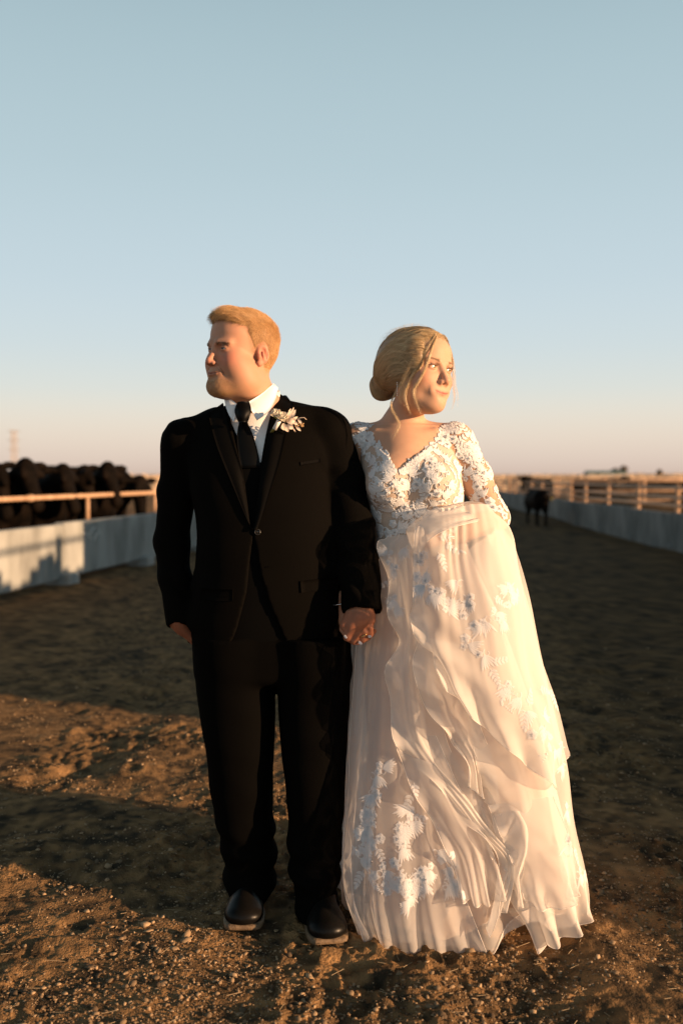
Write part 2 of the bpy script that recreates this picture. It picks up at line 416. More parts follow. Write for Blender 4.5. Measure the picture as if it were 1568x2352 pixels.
# soil pigment: dark packed manure dirt, paler dry crumbs, straw litter; dry grass plain beyond the pens
wx = P[:, 0]; wy = P[:, 1]; dd = np.hypot(wx, wy)
t = np.clip(.40 + .28 * noise2(wx * 9, wy * 9, 11) + .35 * noise2(wx * 31, wy * 31, 12), 0, 1)[:, None]
C = np.array((.046, .034, .022)) * (1 - t) + np.array((.36, .205, .090)) * t
C *= (1 - .38 * sstep(.55, 1.3, wx - .10 * wy + .25 * noise2(wx * 1.3, wy * 1.3, 16)) * sstep(2.6, 3.6, wy))[:, None]   # shade on the right side of the lane, painted into the soil colour
pl = sstep(70, 110, dd + 14 * noise2(wx * .05, wy * .05, 13))[:, None]
g2 = np.clip(.5 + .6 * noise2(wx * .012, wy * .004, 14), 0, 1)[:, None]
C = C * (1 - pl) + pl * (np.array((.36, .25, .17)) * (1 - g2) + np.array((.50, .38, .27)) * g2)
m_soil = mat('packed_dirt', rough=1.0, build=vcol(bump=1.0, bscale=110), Specular_IOR_Level=.05)
for n_ in m_soil.node_tree.nodes:
    if n_.type == 'BUMP': n_.inputs['Distance'].default_value = .009
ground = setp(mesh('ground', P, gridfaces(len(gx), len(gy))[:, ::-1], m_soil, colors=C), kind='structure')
# ------------------------------------------------------------------ loose clods, pebbles and straw on the dirt
def ico():
    t = (1 + 5 ** .5) / 2
    v = np.array([(-1, t, 0), (1, t, 0), (-1, -t, 0), (1, -t, 0), (0, -1, t), (0, 1, t), (0, -1, -t), (0, 1, -t), (t, 0, -1), (t, 0, 1), (-t, 0, -1), (-t, 0, 1)], float)
    f = np.array([(0, 11, 5), (0, 5, 1), (0, 1, 7), (0, 7, 10), (0, 10, 11), (1, 5, 9), (5, 11, 4), (11, 10, 2), (10, 7, 6), (7, 1, 8), (3, 9, 4), (3, 4, 2), (3, 2, 6), (3, 6, 8), (3, 8, 9), (4, 9, 5), (2, 4, 11), (6, 2, 10), (8, 6, 7), (9, 8, 1)])
    return v / np.linalg.norm(v[0]), f
IV, IF = ico()
def clods(n, smin, smax, y0, y1, seed):
    r = np.random.default_rng(seed); u = r.random(n); Y = 1 / (1 / y0 + (1 / y1 - 1 / y0) * u); X = (r.random(n) * 2 - 1) * .37 * Y
    keep = noise2(X * 2.5, Y * 2.5, 31) + .5 * noise2(X * 7, Y * 7, 32) > -.75 + 1.1 * r.random(n); X = X[keep]; Y = Y[keep]; n = len(X)
    s = smin * (smax / smin) ** (r.random(n) ** 2.6)
    V = IV[None] * (1 + .48 * (r.random((n, 12, 1)) - .5) * 2) * s[:, None, None] * (np.array((1.1, 1.1, .62)) + .8 * (r.random((n, 1, 3)) - .5))
    a = r.random(n) * 6.283; c, sn = np.cos(a)[:, None], np.sin(a)[:, None]
    V = np.stack((V[..., 0] * c - V[..., 1] * sn, V[..., 0] * sn + V[..., 1] * c, V[..., 2]), -1)
    V += np.stack((X, Y, ground_h(X, Y) + s * .32), -1)[:, None, :]
    F = (IF[None] + (np.arange(n) * 12)[:, None, None]).reshape(-1, 3)
    tt = r.random((n, 1, 1)) ** 1.5; Cc = np.broadcast_to(np.array((.08, .056, .036)) * (1 - tt) + np.array((.42, .29, .17)) * tt, V.shape)
    return V.reshape(-1, 3), F, Cc.reshape(-1, 3)
parts = [clods(34000, .0016, .0065, 2.3, 7.0, 1), clods(1500, .004, .013, 2.3, 8, 2)]
off = 0; VV = []; FF = []; CC = []
for v, f, c in parts: VV.append(v); FF.append(f + off); CC.append(c); off += len(v)
m_clod = mat('dry_clod', rough=.95, build=vcol(bump=.5, bscale=260), Specular_IOR_Level=.1)
setp(mesh('loose_clods', np.concatenate(VV), np.concatenate(FF), m_clod, smooth=False, colors=np.concatenate(CC)),
     'loose crumbled dirt clods and pebbles strewn over the ground', 'gravel', kind='stuff')
mb = MB(); r = np.random.default_rng(5)
for i in range(500):
    Y = 1 / (1 / 2.3 + (1 / 6.0 - 1 / 2.3) * r.random()); X = (r.random() * 2 - 1) * .37 * Y; a = r.random() * 6.28; l = .006 + .022 * r.random() ** 2
    z = float(ground_h(np.array(X), np.array(Y))) + .003; d = np.array((math.cos(a) * l, math.sin(a) * l, (r.random() - .4) * .25 * l)); p = np.array((X, Y, z + .002))
    b = np.cross(d, (0, 0, 1)); b = b / np.linalg.norm(b) * .0008
    mb.add([p - d - b, p - d + b, p + d + b * .6, p + d - b * .6, p - d + (0, 0, .0012), p + d + (0, 0, .0012)], [(0, 3, 5, 4), (4, 5, 2, 1), (0, 1, 2, 3)])
setp(mb.build('straw_litter', mat('straw', (.26, .19, .11), .8)), 'short bits of straw trodden into the dirt', 'straw', kind='stuff')
# dry stubble of the plain beyond the pens, upright so that it catches the low sun
r = np.random.default_rng(8); n = 26000; Y = 75 * (1500 / 75) ** r.random(n); X = (r.random(n) * 2 - 1) * .42 * Y
s = .18 + .0012 * Y; a = r.random(n) * 3.14; z = ground_h(X, Y, np.full(n, 5.)) - .05
dx = np.stack((np.cos(a), np.sin(a), 0 * a), -1) * (s * (1.5 + r.random(n)))[:, None]; p = np.stack((X, Y, z), -1); up = np.stack((0 * a, 0 * a, s * (1 + r.random(n))), -1)
V = np.stack((p - dx, p + dx, p + dx * .6 + up, p - dx * .5 + up * .8), 1).reshape(-1, 3)
setp(mesh('dry_grass', V, np.arange(4 * n).reshape(n, 4), mat('dry_grass_blades', (.46, .34, .23), .9, noisy((.36, .25, .16), (.56, .43, .30), .02)), smooth=False),
     'dry tan grass covering the flat plain out to the skyline', 'grass', kind='stuff')
# ------------------------------------------------------------------ feed bunk walls, pipe rails
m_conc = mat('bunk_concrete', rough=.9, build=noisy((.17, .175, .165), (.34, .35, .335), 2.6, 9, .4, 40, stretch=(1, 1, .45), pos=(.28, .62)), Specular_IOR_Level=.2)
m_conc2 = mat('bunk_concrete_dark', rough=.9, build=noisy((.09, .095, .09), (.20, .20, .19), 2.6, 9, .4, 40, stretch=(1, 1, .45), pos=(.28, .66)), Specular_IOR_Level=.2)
m_pipe = mat('rusted_pipe', rough=.65, build=noisy((.34, .20, .11), (.50, .32, .20), 9, 5, .2, 60), Metallic=.0)
m_scuff = mat('chalk_scuff', (.62, .62, .60), .9)
def panel_mesh(Ln, H, T, z0):
    mb = MB(); mb.box((0, -T / 2, z0), (Ln - .03, T / 2, H), .018); return mb
def foot_mesh(): mb = MB(); mb.box((-.17, -.22, -.05), (.14, .13, .13), .02); return mb
def bunk(name, pts, Ln, H, m, label, gap=.07):
    """a row of precast panels along a polyline, each panel and foot a part"""
    root = empty(name, (*pts[0], 0)); setp(root, label, 'wall')
    pm = panel_mesh(Ln, H, .16, gap).build('panel', m, root).data; fm = foot_mesh().build('footing', m, root).data
    for o in list(root.children): bpy.data.objects.remove(o)
    P = [Vector((*p, 0)) for p in pts]; seg = 0; cur = P[0].copy(); k = 0
    while seg < len(P) - 1:
        d = P[seg + 1] - cur
        if d.length < Ln * .5: seg += 1; continue
        d = d.normalized(); ang = math.atan2(d.y, d.x)
        for nm, me in (('panel', pm), ('footing', fm)):
            o = bpy.data.objects.new(nm, me); col.objects.link(o); o.parent = root; q = cur - root.location
            o.location = (q.x, q.y, .012 * math.sin(k * 2.3)); o.rotation_euler = (0, 0, ang + .006 * math.sin(k * 1.7))
            if nm == 'footing' and name.endswith('l'): pass
        cur += d * Ln; k += 1
    return root
LD = Vector((.150, .9887, 0)); LB = Vector((-3.62, 12.75, 0)); PL = 2.9
l0 = LB - LD * PL * 3
lwall = bunk('feed_bunk_wall', [tuple(l0.xy), tuple((l0 + LD * PL * 14).xy)], PL, .775, m_conc, 'pale concrete feed bunk wall on footings in front of the black cattle')
RW = [(4.9, 4.2), (6.22, 18.4), (6.5, 27), (7.5, 44), (9.6, 80)]
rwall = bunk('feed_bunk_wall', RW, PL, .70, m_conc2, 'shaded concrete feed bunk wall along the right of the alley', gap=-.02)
mb = MB()
for a, b, c, d in ((.55, .62, .85, .52), (.75, .56, .98, .68), (.95, .50, 1.12, .60), (1.05, .66, 1.22, .55)):
    mb.tube([(a, -.083, b), ((a + c) / 2, -.083, (b + d) / 2 + .03), (c, -.083, d)], .008, 5)
sc_ = mb.build('chalk_mark', m_scuff); sc_.parent = lwall; q = LB - l0; sc_.location = (q.x, q.y, 0); sc_.rotation_euler = (0, 0, math.atan2(LD.y, LD.x))
sc_['label'] = 'faint pale scuff marks on a panel face'
def polyoff(pts, off):
    r = []
    for i, p in enumerate(pts):
        d = Vector(pts[min(i + 1, len(pts) - 1)]) - Vector(pts[max(i - 1, 0)]); n = Vector((d.y, -d.x)).normalized(); r.append(tuple(Vector(p) + n * off))
    return r
def pipefence(name, pts, rails, step, r, label, phase=0, posth=None, collars=True, rp=None):
    root = empty(name, (*pts[0], 0)); setp(root, label, 'fence'); o3 = root.location
    P = [Vector((*p, 0)) for p in pts]
    for h in rails:
        MB().tube([p - o3 + Vector((0, 0, h)) for p in P], r, 10).build('rail', m_pipe, root, True)
    tot = [0]
    for a, b in zip(P, P[1:]): tot.append(tot[-1] + (b - a).length)
    def at(s):
        i = max(j for j in range(len(tot) - 1) if tot[j] <= s + 1e-6); return P[i].lerp(P[i + 1], (s - tot[i]) / (tot[i + 1] - tot[i])), (P[i + 1] - P[i]).normalized()
    s = phase; k = 0; pm = None; cm = None
    while s < tot[-1]:
        p, d = at(s); top = (posth or max(rails))
        if pm is None:
            o = MB().tube([(0, 0, -.3), (0, 0, top)], rp or r * 1.1, 10).build('post', m_pipe, root, True); pm = o.data
        else: o = bpy.data.objects.new('post', pm); col.objects.link(o); o.parent = root
        o.location = p - o3
        if collars:
            q, d = at(min(s + step * .38, tot[-1] - .01))
            if cm is None: o = MB().tube([(-.055, 0, 0), (-.045, 0, 0), (.045, 0, 0), (.055, 0, 0)], [r * 1.05, r * 1.4, r * 1.4, r * 1.05], 10).build('coupling', m_pipe, root, True); cm = o.data
            else: o = bpy.data.objects.new('coupling', cm); col.objects.link(o); o.parent = root
            o.location = q - o3 + Vector((0, 0, max(rails))); o.rotation_euler = (0, 0, math.atan2(d.y, d.x))
        s += step; k += 1
    return root
lf = [tuple(Vector((*p, 0)).xy) for p in polyoff([tuple(l0.xy), tuple((l0 + LD * PL * 14).xy)], -.30)]
pipefence('pipe_rail_fence', lf, [1.10], 2.9, .033, 'single orange-lit pipe rail on posts in front of the black cattle', phase=1.35 + 2.9 * .0 + .28, rp=.032)
rf = polyoff(RW, .35)
pipefence('pipe_rail_fence', rf, [1.16, .96, .80], 2.9, .035, 'sunlit three-rail pipe fence along the right-hand bunk wall', phase=1.0, posth=1.22, collars=False, rp=.045)
pipefence('pipe_rail_fence', [(6.9, 30), (17, 33.5)], [1.25, .95, .65], 2.6, .04, 'cross fence of rusty pipe dividing the near right pen', posth=1.3, collars=False, rp=.05)
pipefence('pipe_rail_fence', [(7.9, 47), (23, 52)], [1.3, .98, .66], 2.6, .045, 'farther cross fence of rusty pipe behind the near right pen', posth=1.4, collars=False, rp=.06)
pipefence('pipe_rail_fence', [(18, 24), (24, 75)], [1.3, .98, .66], 3.0, .045, 'long pipe fence along the back of the right pens', posth=1.4, collars=False, rp=.06)
# unseen board fence added right of the bunk to cast shade over the alley
wb = setp(empty('shade_board_fence', (6.9, 2.45, 0)), 'added shade-casting board fence out of view behind the right bunk wall', 'fence')
m_board = mat('shade_fence_board', rough=.9, build=noisy((.20, .16, .12), (.32, .26, .20), 3, 6, .3, 30, stretch=(1, 1, .1)))
bm_ = None; bs = Vector((.05, 1, 0))
for i in range(66):
    p = bs * (.23 * i)
    if bm_ is None: o = MB().box((-.015, -.112, 0), (.015, .112, 1.0), .004).build('shade_board', m_board, wb); bm_ = o.data
    else: o = bpy.data.objects.new('shade_board', bm_); col.objects.link(o); o.parent = wb
    hh = 2.12 + .16 * math.sin(i * .9) if i < 28 else 2.62
    o.location = p; o.scale = (1, 1, hh)
for h in (.4, 1.5): MB().tube([Vector((.05, -.1, h)), bs * 15.1 + Vector((.05, 0, h))], .03, 6).build('rail', m_board, wb)  # rails of the added shade fence
MB().tube([Vector((.05, -.1, 2.40)), bs * 6.4 + Vector((.05, 0, 2.40))], .03, 6).build('rail', m_board, wb)
for k in range(6): MB().box((.09, 2.8 * k - .06, -.2), (.21, 2.8 * k + .06, 2.44 if k < 3 else 2.6), .01).build('post', m_board, wb)  # posts of the added shade fence
# ------------------------------------------------------------------ cattle
m_hide = mat('black_hide', (.012, .011, .010), .7, noisy((.003, .0024, .002), (.009, .006, .0042), 6, 5, .5, 60), Specular_IOR_Level=.03)
m_tag = mat('ear_tag_yellow', (.85, .55, .08), .5); m_tagr = mat('ear_tag_orange', (.85, .25, .05), .5)
def cow_mesh(yaw=0., nod=0., drop=0.):
    """black cow facing -Y, withers 1.38 m; head turned by yaw and nodding"""
    f = Field(axis(-.55, .55, .028), axis(-1.35, 1.5, .03), axis(0, 1.8, .028))
    f.add(ell((0, .25, .92), (.33, .80, .36)))
    f.add(ell((0, -.30, .98), (.28, .38, .36)), .12); f.add(ell((0, .80, 1.0), (.29, .34, .33)), .12)
    f.add(cone((0, -.2, 1.26), (0, .95, 1.28), .09, .09), .12)
    for sx in (-1, 1):
        f.add(cone((sx * .17, -.38, .75), (sx * .16, -.40, .42), .10, .062), .08); f.add(cone((sx * .16, -.40, .42), (sx * .16, -.38, .10), .058, .045), .03)
        f.add(cone((sx * .16, -.39, .1), (sx * .16, -.42, .04), .05, .062), .03)
        f.add(cone((sx * .18, .85, .85), (sx * .17, .74, .55), .15, .085), .08); f.add(cone((sx * .17, .74, .55), (sx * .17, .93, .40), .075, .055), .05)
        f.add(cone((sx * .17, .93, .40), (sx * .17, .88, .08), .052, .045), .03); f.add(cone((sx * .17, .88, .1), (sx * .17, .85, .04), .05, .06), .03)
    f.add(cone((0, 1.12, 1.2), (0, 1.2, .6), .04, .03), .04); f.add(ell((0, 1.2, .5), (.04, .04, .12)), .03)
    hp = np.array((0, -.78, 1.34 - drop))
    f.add(cone((0, -.42, 1.08), hp + (0, .10, -.02), .25, .14), .12)
    R = np.array((Matrix.Rotation(yaw, 3, 'Z') @ Matrix.Rotation(nod, 3, 'X')).to_3x3()); f.frame(R, hp)
    f.add(ell((0, 0, .04), (.135, .16, .145)), .06); f.add(cone((0, -.08, 0), (0, -.38, -.20), .115, .085), .06)
    f.add(ell((0, -.42, -.235), (.095, .075, .08)), .05); f.add(ell((0, .03, .15), (.085, .08, .06)), .05)
    for sx in (-1, 1):
        f.add(cone((sx * .10, -.03, .10), (sx * .16, -.14, .06), .05, .05), .04)
        f.add(ell((sx * .27, .05, .085), (.15, .035, .068), np.array(Matrix.Rotation(sx * .12, 3, 'Y'))), .02)
    V, F = f.polygonise(); return relax(V, F, 2), F, hp, R
COWS = [cow_mesh(.35, .55), cow_mesh(.9, .75, .08), cow_mesh(-.2, .9, .3), cow_mesh(.55, .6, .02)]
CM = [mesh('cow', v, f, m_hide) for v, f, _, _ in COWS]
for o in CM: bpy.data.objects.remove(o)
CMD = [o for o in bpy.data.meshes if o.name.startswith('cow')]
def cow(px, py_top, Y, var, face, label, tag=None, side=1, group='black cattle behind the rails', loc=None, sc=None):
    """px, py_top: where the poll of the head shows; face: heading of the animal (radians, 0 faces the camera)"""
    V, F, hp, R = COWS[var]; Rz = Matrix.Rotation(face, 3, 'Z')
    top = (Rz @ (Vector(hp) + Vector(R @ np.array((0, .03, .2)))))
    if loc is None:
        Y += 1.1; w = W(px, py_top, Y); s = float(w[2]) / top.z; pos = Vector((w[0] - top.x * s, w[1] - top.y * s, 0))
    else: s = sc; pos = Vector(loc)
    o = bpy.data.objects.new('cow', CMD[var]); col.objects.link(o); o.location = pos; o.rotation_euler = (0, 0, face); o.scale = (s, s, s)
    setp(o, label, 'cow', group)
    if tag:
        t = MB().box((-.045, -.008, -.095), (.045, .008, .0), .012).build('ear_tag', tag); t.parent = o; p = hp + R @ np.array((side * .25, -.01, .06)); t.location = p
        t.rotation_euler = (0, 0, .3 * side)
    return o
A = .72
cow(65, 1054, 12.2, 0, A, 'black cow with the tallest pointed head at the left rail')
cow(8, 1069, 12.0, 1, A + .2, 'black cow with an orange ear tag at the left edge', m_tagr, 1)
cow(118, 1074, 13.6, 1, A - .2, 'black cow set back between the tallest cow and its right-hand neighbour')
cow(152, 1067, 12.9, 3, A, 'black cow second nearest the wall with bowed forehead, no ear tag')
cow(205, 1072, 14.2, 1, A + .3, 'black cow with a yellow ear tag behind the left rail', m_tag, 1)
cow(252, 1062, 14.4, 0, A - .15, 'black cow with one ear standing out against the sky')
cow(330, 1096, 16.6, 2, A + .5, 'low black cow back partly hidden by the groom\'s sleeve')
# right side
cow(0, 0, 0, 2, .08, 'black cow standing alone in the alley near the right bunk wall', m_tag, 1, 'cattle on the right side', loc=(*G(1236, 1208)[:2], 0), sc=.76)
cow(0, 0, 0, 0, -.9, 'black cow farther off left of the lone alley cow', None, 1, 'cattle on the right side', loc=(8.4, 43, 0), sc=.95)
for i, (x, y, v, fc, lb) in enumerate(((9.6, 37.5, 1, 1.4, 'distant black cow standing sideways right of the alley cow'), (12.5, 42, 0, -1.4, 'distant black cow midway along the right pens'),
        (14.5, 44, 2, 1.7, 'distant black cow grazing in the middle right pen'), (16.8, 38, 1, -1.2, 'distant black cow nearest the right edge of view'), (20.5, 47, 0, 1.5, 'distant black cow beside the back pipe fence'))):
    cow(0, 0, 0, v, fc, lb, None, 1, 'cattle on the right side', loc=(x, y, min(.25, float(ground_h(np.array(x), np.array(float(y))))) - .05), sc=.80)
# ------------------------------------------------------------------ skyline: lattice mast, farmstead
m_far = mat('weathered_steel', (.42, .36, .32), .7)
T0 = W(34, 1097, 420); Tz = float(W(34, 988, 420)[2])
mast = setp(empty('lattice_mast', (T0[0], T0[1], 0)), 'thin lattice mast rising behind the cattle at far left', 'mast')
for sx in (-1, 1):
    for sy in (-1, 1): MB().tube([(sx * 1.1, sy * 1.1, -2), (sx * .8, sy * .8, Tz)], .16, 5).build('leg', m_far, mast)
for k in range(14):
    a, b = Tz * k / 14, Tz * (k + 1) / 14
    MB().tube([(-1, -.9, a), (1, -.9, b)], .1, 4).build('brace', m_far, mast); MB().tube([(1, -.9, a), (-1, -.9, b)], .1, 4).build('brace', m_far, mast)
for z in (Tz * .98, Tz * .80, Tz * .62): MB().tube([(-2.6, 0, z), (2.6, 0, z)], .14, 4).build('cross_arm', m_far, mast)
m_roofg = mat('green_roof', (.07, .13, .11), .6); m_barn = mat('barn_siding', (.55, .52, .48), .7); m_dark = mat('dark_opening', (.03, .03, .03), .8)
def barn(px, Y, w, d, h, rh, roofm, label, name='farm_shed'):
    p = W(px, 1097, Y); z = float(ground_h(np.array(p[0]), np.array(p[1]), np.array(9.))); root = setp(empty(name, (p[0], p[1], z)), label, 'shed')
    MB().box((-w / 2, -d / 2, -2), (w / 2, d / 2, h)).build('wall', m_barn, root)
    e = .6; MB().add([(-w / 2 - e, -d / 2 - e, h - .2), (w / 2 + e, -d / 2 - e, h - .2), (w / 2 + e, 0, h + rh), (-w / 2 - e, 0, h + rh), (-w / 2 - e, d / 2 + e, h - .2), (w / 2 + e, d / 2 + e, h - .2)],
        [(0, 1, 2, 3), (3, 2, 5, 4), (0, 3, 4), (1, 5, 2), (0, 4, 5, 1)]).build('roof', roofm, root)
    for k in (-1, 1): MB().box((k * w * .25 - 1.8, -d / 2 - .08, 0), (k * w * .25 + 1.8, -d / 2 + .02, h * .75)).build('door', m_dark, root)
    return root
barn(1388, 900, 34, 18, 3.4, 2.6, m_roofg, 'long distant shed with a green roof on the skyline')
barn(1422, 930, 11, 9, 4.6, 2.4, mat('tan_roof', (.40, .30, .22), .7), 'small pale farm building beside the green-roofed shed')
m_leafd = mat('winter_tree', (.10, .075, .05), .9)
def far_tree(px, Y, h, label):
    p = W(px, 1097, Y); z = float(ground_h(np.array(p[0]), np.array(p[1]), np.array(9.))); r = np.random.default_rng(int(px))
    root = setp(empty('bare_tree', (p[0], p[1], z - .5)), label, 'tree', 'trees on the skyline'); mb = MB(); mb.tube([(0, 0, 0), (.1, 0, h * .4), (0, 0, h * .6)], [.35, .25, .15], 6); mb.build('trunk', m_leafd, root)
    mb = MB()
    for k in range(90):
        a = r.random() * 6.28; e = r.random() ** .7; q = np.array((math.cos(a) * e * h * .38, math.sin(a) * e * h * .38, h * (.35 + .65 * r.random() * (1 - .35 * e)))); b = q * (.35, .35, .8) ; mb.tube([b, q], [.12, .04], 3, False); mb.ball(q, .45 + .5 * r.random(), 4, 3)
    mb.build('crown', m_leafd, root)
far_tree(1411, 915, 9.5, 'rounded bare tree between the two skyline farm buildings'); far_tree(1431, 905, 11.5, 'tallest bare tree right of the skyline farm buildings')
far_tree(1513, 1000, 8.5, 'lone small bare tree on the skyline near the right edge')
# ------------------------------------------------------------------ people: shared head builder
m_skin = mat('skin', rough=.55, build=vcol(bump=.07, bscale=500), Subsurface_Weight=.15, Subsurface_Scale=.010, Specular_IOR_Level=.22)
m_skin.node_tree.nodes['Principled BSDF'].inputs['Subsurface Radius'].default_value = (1, .35, .18)
def HR(yaw, pitch, roll):
    return np.array((Matrix.Rotation(math.radians(yaw), 3, 'Z') @ Matrix.Rotation(math.radians(pitch), 3, 'X') @ Matrix.Rotation(math.radians(roll), 3, 'Y')).to_3x3())
def head_prims(f, full=1.0, male=True):
    """adds a head (facing -Y, ears at the origin's height) to field f in its current frame"""
    u = f.add
    u(ell((0, .012, .048), (.077, .095, .073)), .01); u(ell((0, .034, .02), (.071, .074, .074)), .03)
    u(ell((0, -.043, .052), (.062, .050, .056)), .03); u(ell((0, -.040, -.015), (.062, .053, .066)), .03)
    u(ell((0, -.026, -.060), (.058 * full, .056, .046)), .03)
    if male:
        for s in (-1, 1): u(cone((s * .042, -.080, .0215), (s * .014, -.094, .0185), .006, .0085), .014)
        u(ell((0, -.078, -.092), (.032, .022, .022)), .025)
        u(ell((0, -.030, -.092), (.056, .054, .030)), .03)
        for s in (-1, 1): u(ell((s * .043, -.045, -.044), (.028, .032, .034)), .03)
    else:
        u(ell((0, -.077, -.093), (.023, .020, .018)), .03); u(ell((0, -.036, -.088), (.048, .048, .026)), .03)
    for s in (-1, 1):
        u(ell((s * .040, -.060, -.026), (.027, .026, .026)), .025)                       # cheek
        u(ell((s * .048 * full, -.018, -.062), (.022, .036, .036)), .035)                # jaw corner
        u(cone((s * .044, -.074, .025), (s * .016, -.088, .022), .006, .009 if male else .006), .020)
    for s in (-1, 1):
        u(ell((s * .031, -.101, .007), (.019, .016, .012)), .012, 's')                   # eye socket
    u(cone((0, -.086, .020), (0, -.1085, -.025), .0068, .0088), .013)
    u(ell((0, -.1105, -.030), (.0105 if male else .0092, .0105, .0092)), .009)
    for s in (-1, 1):
        u(ell((s * .0122, -.1015, -.0340), (.0078 if male else .0062, .0095, .0070)), .006); u(ell((s * .0064, -.1065, -.0415), (.0042, .0060, .0035)), .003, 's')
    u(ell((0, -.086, -.060), (.030, .0145, .017) if male else (.037, .0110, .018)), .018 if male else .024)                                  # muzzle
    if male:
        for s in (-1, 1): u(cone((s * .017, -.100, -.038), (s * .036, -.082, -.062), .0010, .0018), .008, 's')   # smile fold
    # lips follow the surface already built
    w = .027 if male else .0255; th = .75 if male else .62; ins = .0012 if male else .0022; z0_ = -.0635 if male else -.0660; lr = .0016 if male else .0015; zc = lambda x: z0_ + (.0050 if male else .0046) * (abs(x) / w) ** 1.6
    X_ = np.array((0, .35, .7, 1.0)) * w; MZ = 3 if male else 2
    for s in (-1, 1):
        q = [(s * x, f.front(s * x, zc(x)), zc(x)) for x in X_]
        for k in range(3):
            (xa, ya, za), (xb, yb, zb) = q[k], q[k + 1]; ra, rb = (1 - (X_[k] / w) ** 2) ** .5, (1 - (X_[k + 1] / w) ** 2) ** .5
            u(cone((xa, ya + ins, za + .0036 * th), (xb, yb + ins, zb + .0030 * th * rb), .0010 + .0028 * th * ra, .0008 + .0028 * th * rb), .003)
            u(cone((xa, ya + ins, za - .0044 * th), (xb, yb + ins, zb - .0034 * th * rb), .0012 + .0038 * th * ra, .0008 + .0038 * th * rb), .0035)
    for s in (-1, 1):
        q = [(s * x, f.front(s * x, zc(x)) , zc(x)) for x in (0, .4 * w, .75 * w, 1.08 * w)]
        for k in range(3): u(cone((q[k][0], q[k][1] + .0002, q[k][2]), (q[k + 1][0], q[k + 1][1] + .0002, q[k + 1][2]), lr, lr), .0012, 's')
    yg = f.front(0, -.0800); u(ell((0, yg - .0045, -.0800), (.016, .006, .005)), .008, 's')
    for s in (-1, 1):
        u(ell((s * .0315, -.0785, .0085), (.0150, .0142, .0132)), .005)
        R = np.array(Matrix.Rotation(s * .10, 3, 'Y'))
        u(ell((s * .0320, -.0945, .0075), (.0134, .0125, .0018 if male else .0038), R), .0016, 's')
        u(cone((s * .018, -.0915, .0145), (s * .045, -.083, .0150), .0012, .0012), .003, 's')   # lid crease
        # ear
        R = np.array(Matrix.Rotation(s * -.30, 3, 'Z') @ Matrix.Rotation(.18, 3, 'X'))
        u(ell((s * .0800, .016, .004), (.0065, .0185, .0300), R), .005); u(ell((s * .0780, .009, -.024), (.0065, .0100, .0105)), .005)
        u(ell((s * .0890, .0125, .004), (.0095, .0115, .0190), R), .003, 's'); u(ell((s * .0840, .0145, -.002), (.0035, .0035, .0135), R), .003); u(ell((s * .0795, .003, -.006), (.0060, .0050, .0075)), .004)
        u(cone((s * .0875, .026, .018), (s * .0865, .024, -.012), .0018, .0015), .002, 's')
def eyes(R, O, sc, iris, parent, gaze=(0, 0)):
    m_eye = mat('eye_white', (.72, .68, .64), .12); m_ir = mat('iris', iris, .15); m_pu = mat('pupil', (.004, .004, .004), .1)
    for s in (-1, 1):
        c = np.array((s * .0315, -.0785, .0085)); e = MB().ball((0, 0, 0), .0126 * sc, 20, 14).build('eye', m_eye, parent, True); e.location = O + sc * R @ c - np.array(parent.location)
        gd = R @ np.array((math.sin(gaze[0]), -math.cos(gaze[0]), math.sin(gaze[1]))); gd = Vector(gd).normalized(); q = gd.to_track_quat('Z', 'Y').to_matrix()
        for nm, r, dd, m in (('iris', .0060, .0113, m_ir), ('pupil', .0028, .0124, m_pu)):
            n = 18; V = [q @ Vector((math.cos(i * 2 * math.pi / n) * r * sc, math.sin(i * 2 * math.pi / n) * r * sc, dd * sc)) for i in range(n)] + [q @ Vector((0, 0, (dd + .0018) * sc))]
            mesh(nm, [tuple(v) for v in V], [(i, (i + 1) % n, n) for i in range(n)], m, e)
def hair_mat(name, c1, c2, rough=.45, strand=True):
    def f(nt, b):
        l = nt.links.new; t = node(nt, 'ShaderNodeTexCoord'); n = node(nt, 'ShaderNodeTexNoise', Scale=60, Detail=3); l(t.outputs['Object'], n.inputs['Vector'])
        r = node(nt, 'ShaderNodeValToRGB'); r.color_ramp.elements[0].color = (*c1, 1); r.color_ramp.elements[1].color = (*c2, 1); r.color_ramp.elements[0].position = .1 if strand else .3; r.color_ramp.elements[1].position = .95 if strand else .7
        hi = node(nt, 'ShaderNodeHairInfo'); l(hi.outputs['Random'] if strand else n.outputs[0], r.inputs[0]); l(r.outputs[0], b.inputs['Base Color'])
    return mat(name, c1, rough, f, Specular_IOR_Level=.6)
def sample_tri(V, F, n, mask, seed):
    """random points on the faces of a quad mesh whose centres pass mask; returns points, normals"""
    r = np.random.default_rng(seed); c = V[F].mean(1); k = mask(c); F = F[k]; a = V[F]
    ar = np.linalg.norm(np.cross(a[:, 2] - a[:, 0], a[:, 3] - a[:, 1]), axis=1); p = ar / ar.sum(); i = r.choice(len(F), n, p=p); q = a[i]; u = r.random((n, 1)); v = r.random((n, 1))
    P = q[:, 0] * (1 - u) * (1 - v) + q[:, 1] * u * (1 - v) + q[:, 2] * u * v + q[:, 3] * (1 - u) * v
    N = np.cross(q[:, 2] - q[:, 0], q[:, 3] - q[:, 1]); N /= np.linalg.norm(N, axis=1)[:, None].clip(1e-9)
    return P, N
def grow(P, N, D, L, k, lift, r, jit=.25):
    """strands from P along tangent direction D, lifted along N"""
    D = D + jit * r.normal(size=D.shape); D -= (D * N).sum(1)[:, None] * N; D /= np.linalg.norm(D, axis=1)[:, None].clip(1e-9)
    t = np.linspace(0, 1, k)[None, :, None]; L = np.broadcast_to(L, (len(P),))[:, None, None]
    return P[:, None] + D[:, None] * L * t + N[:, None] * (lift * L * (t - .55 * t * t)) - N[:, None] * .001
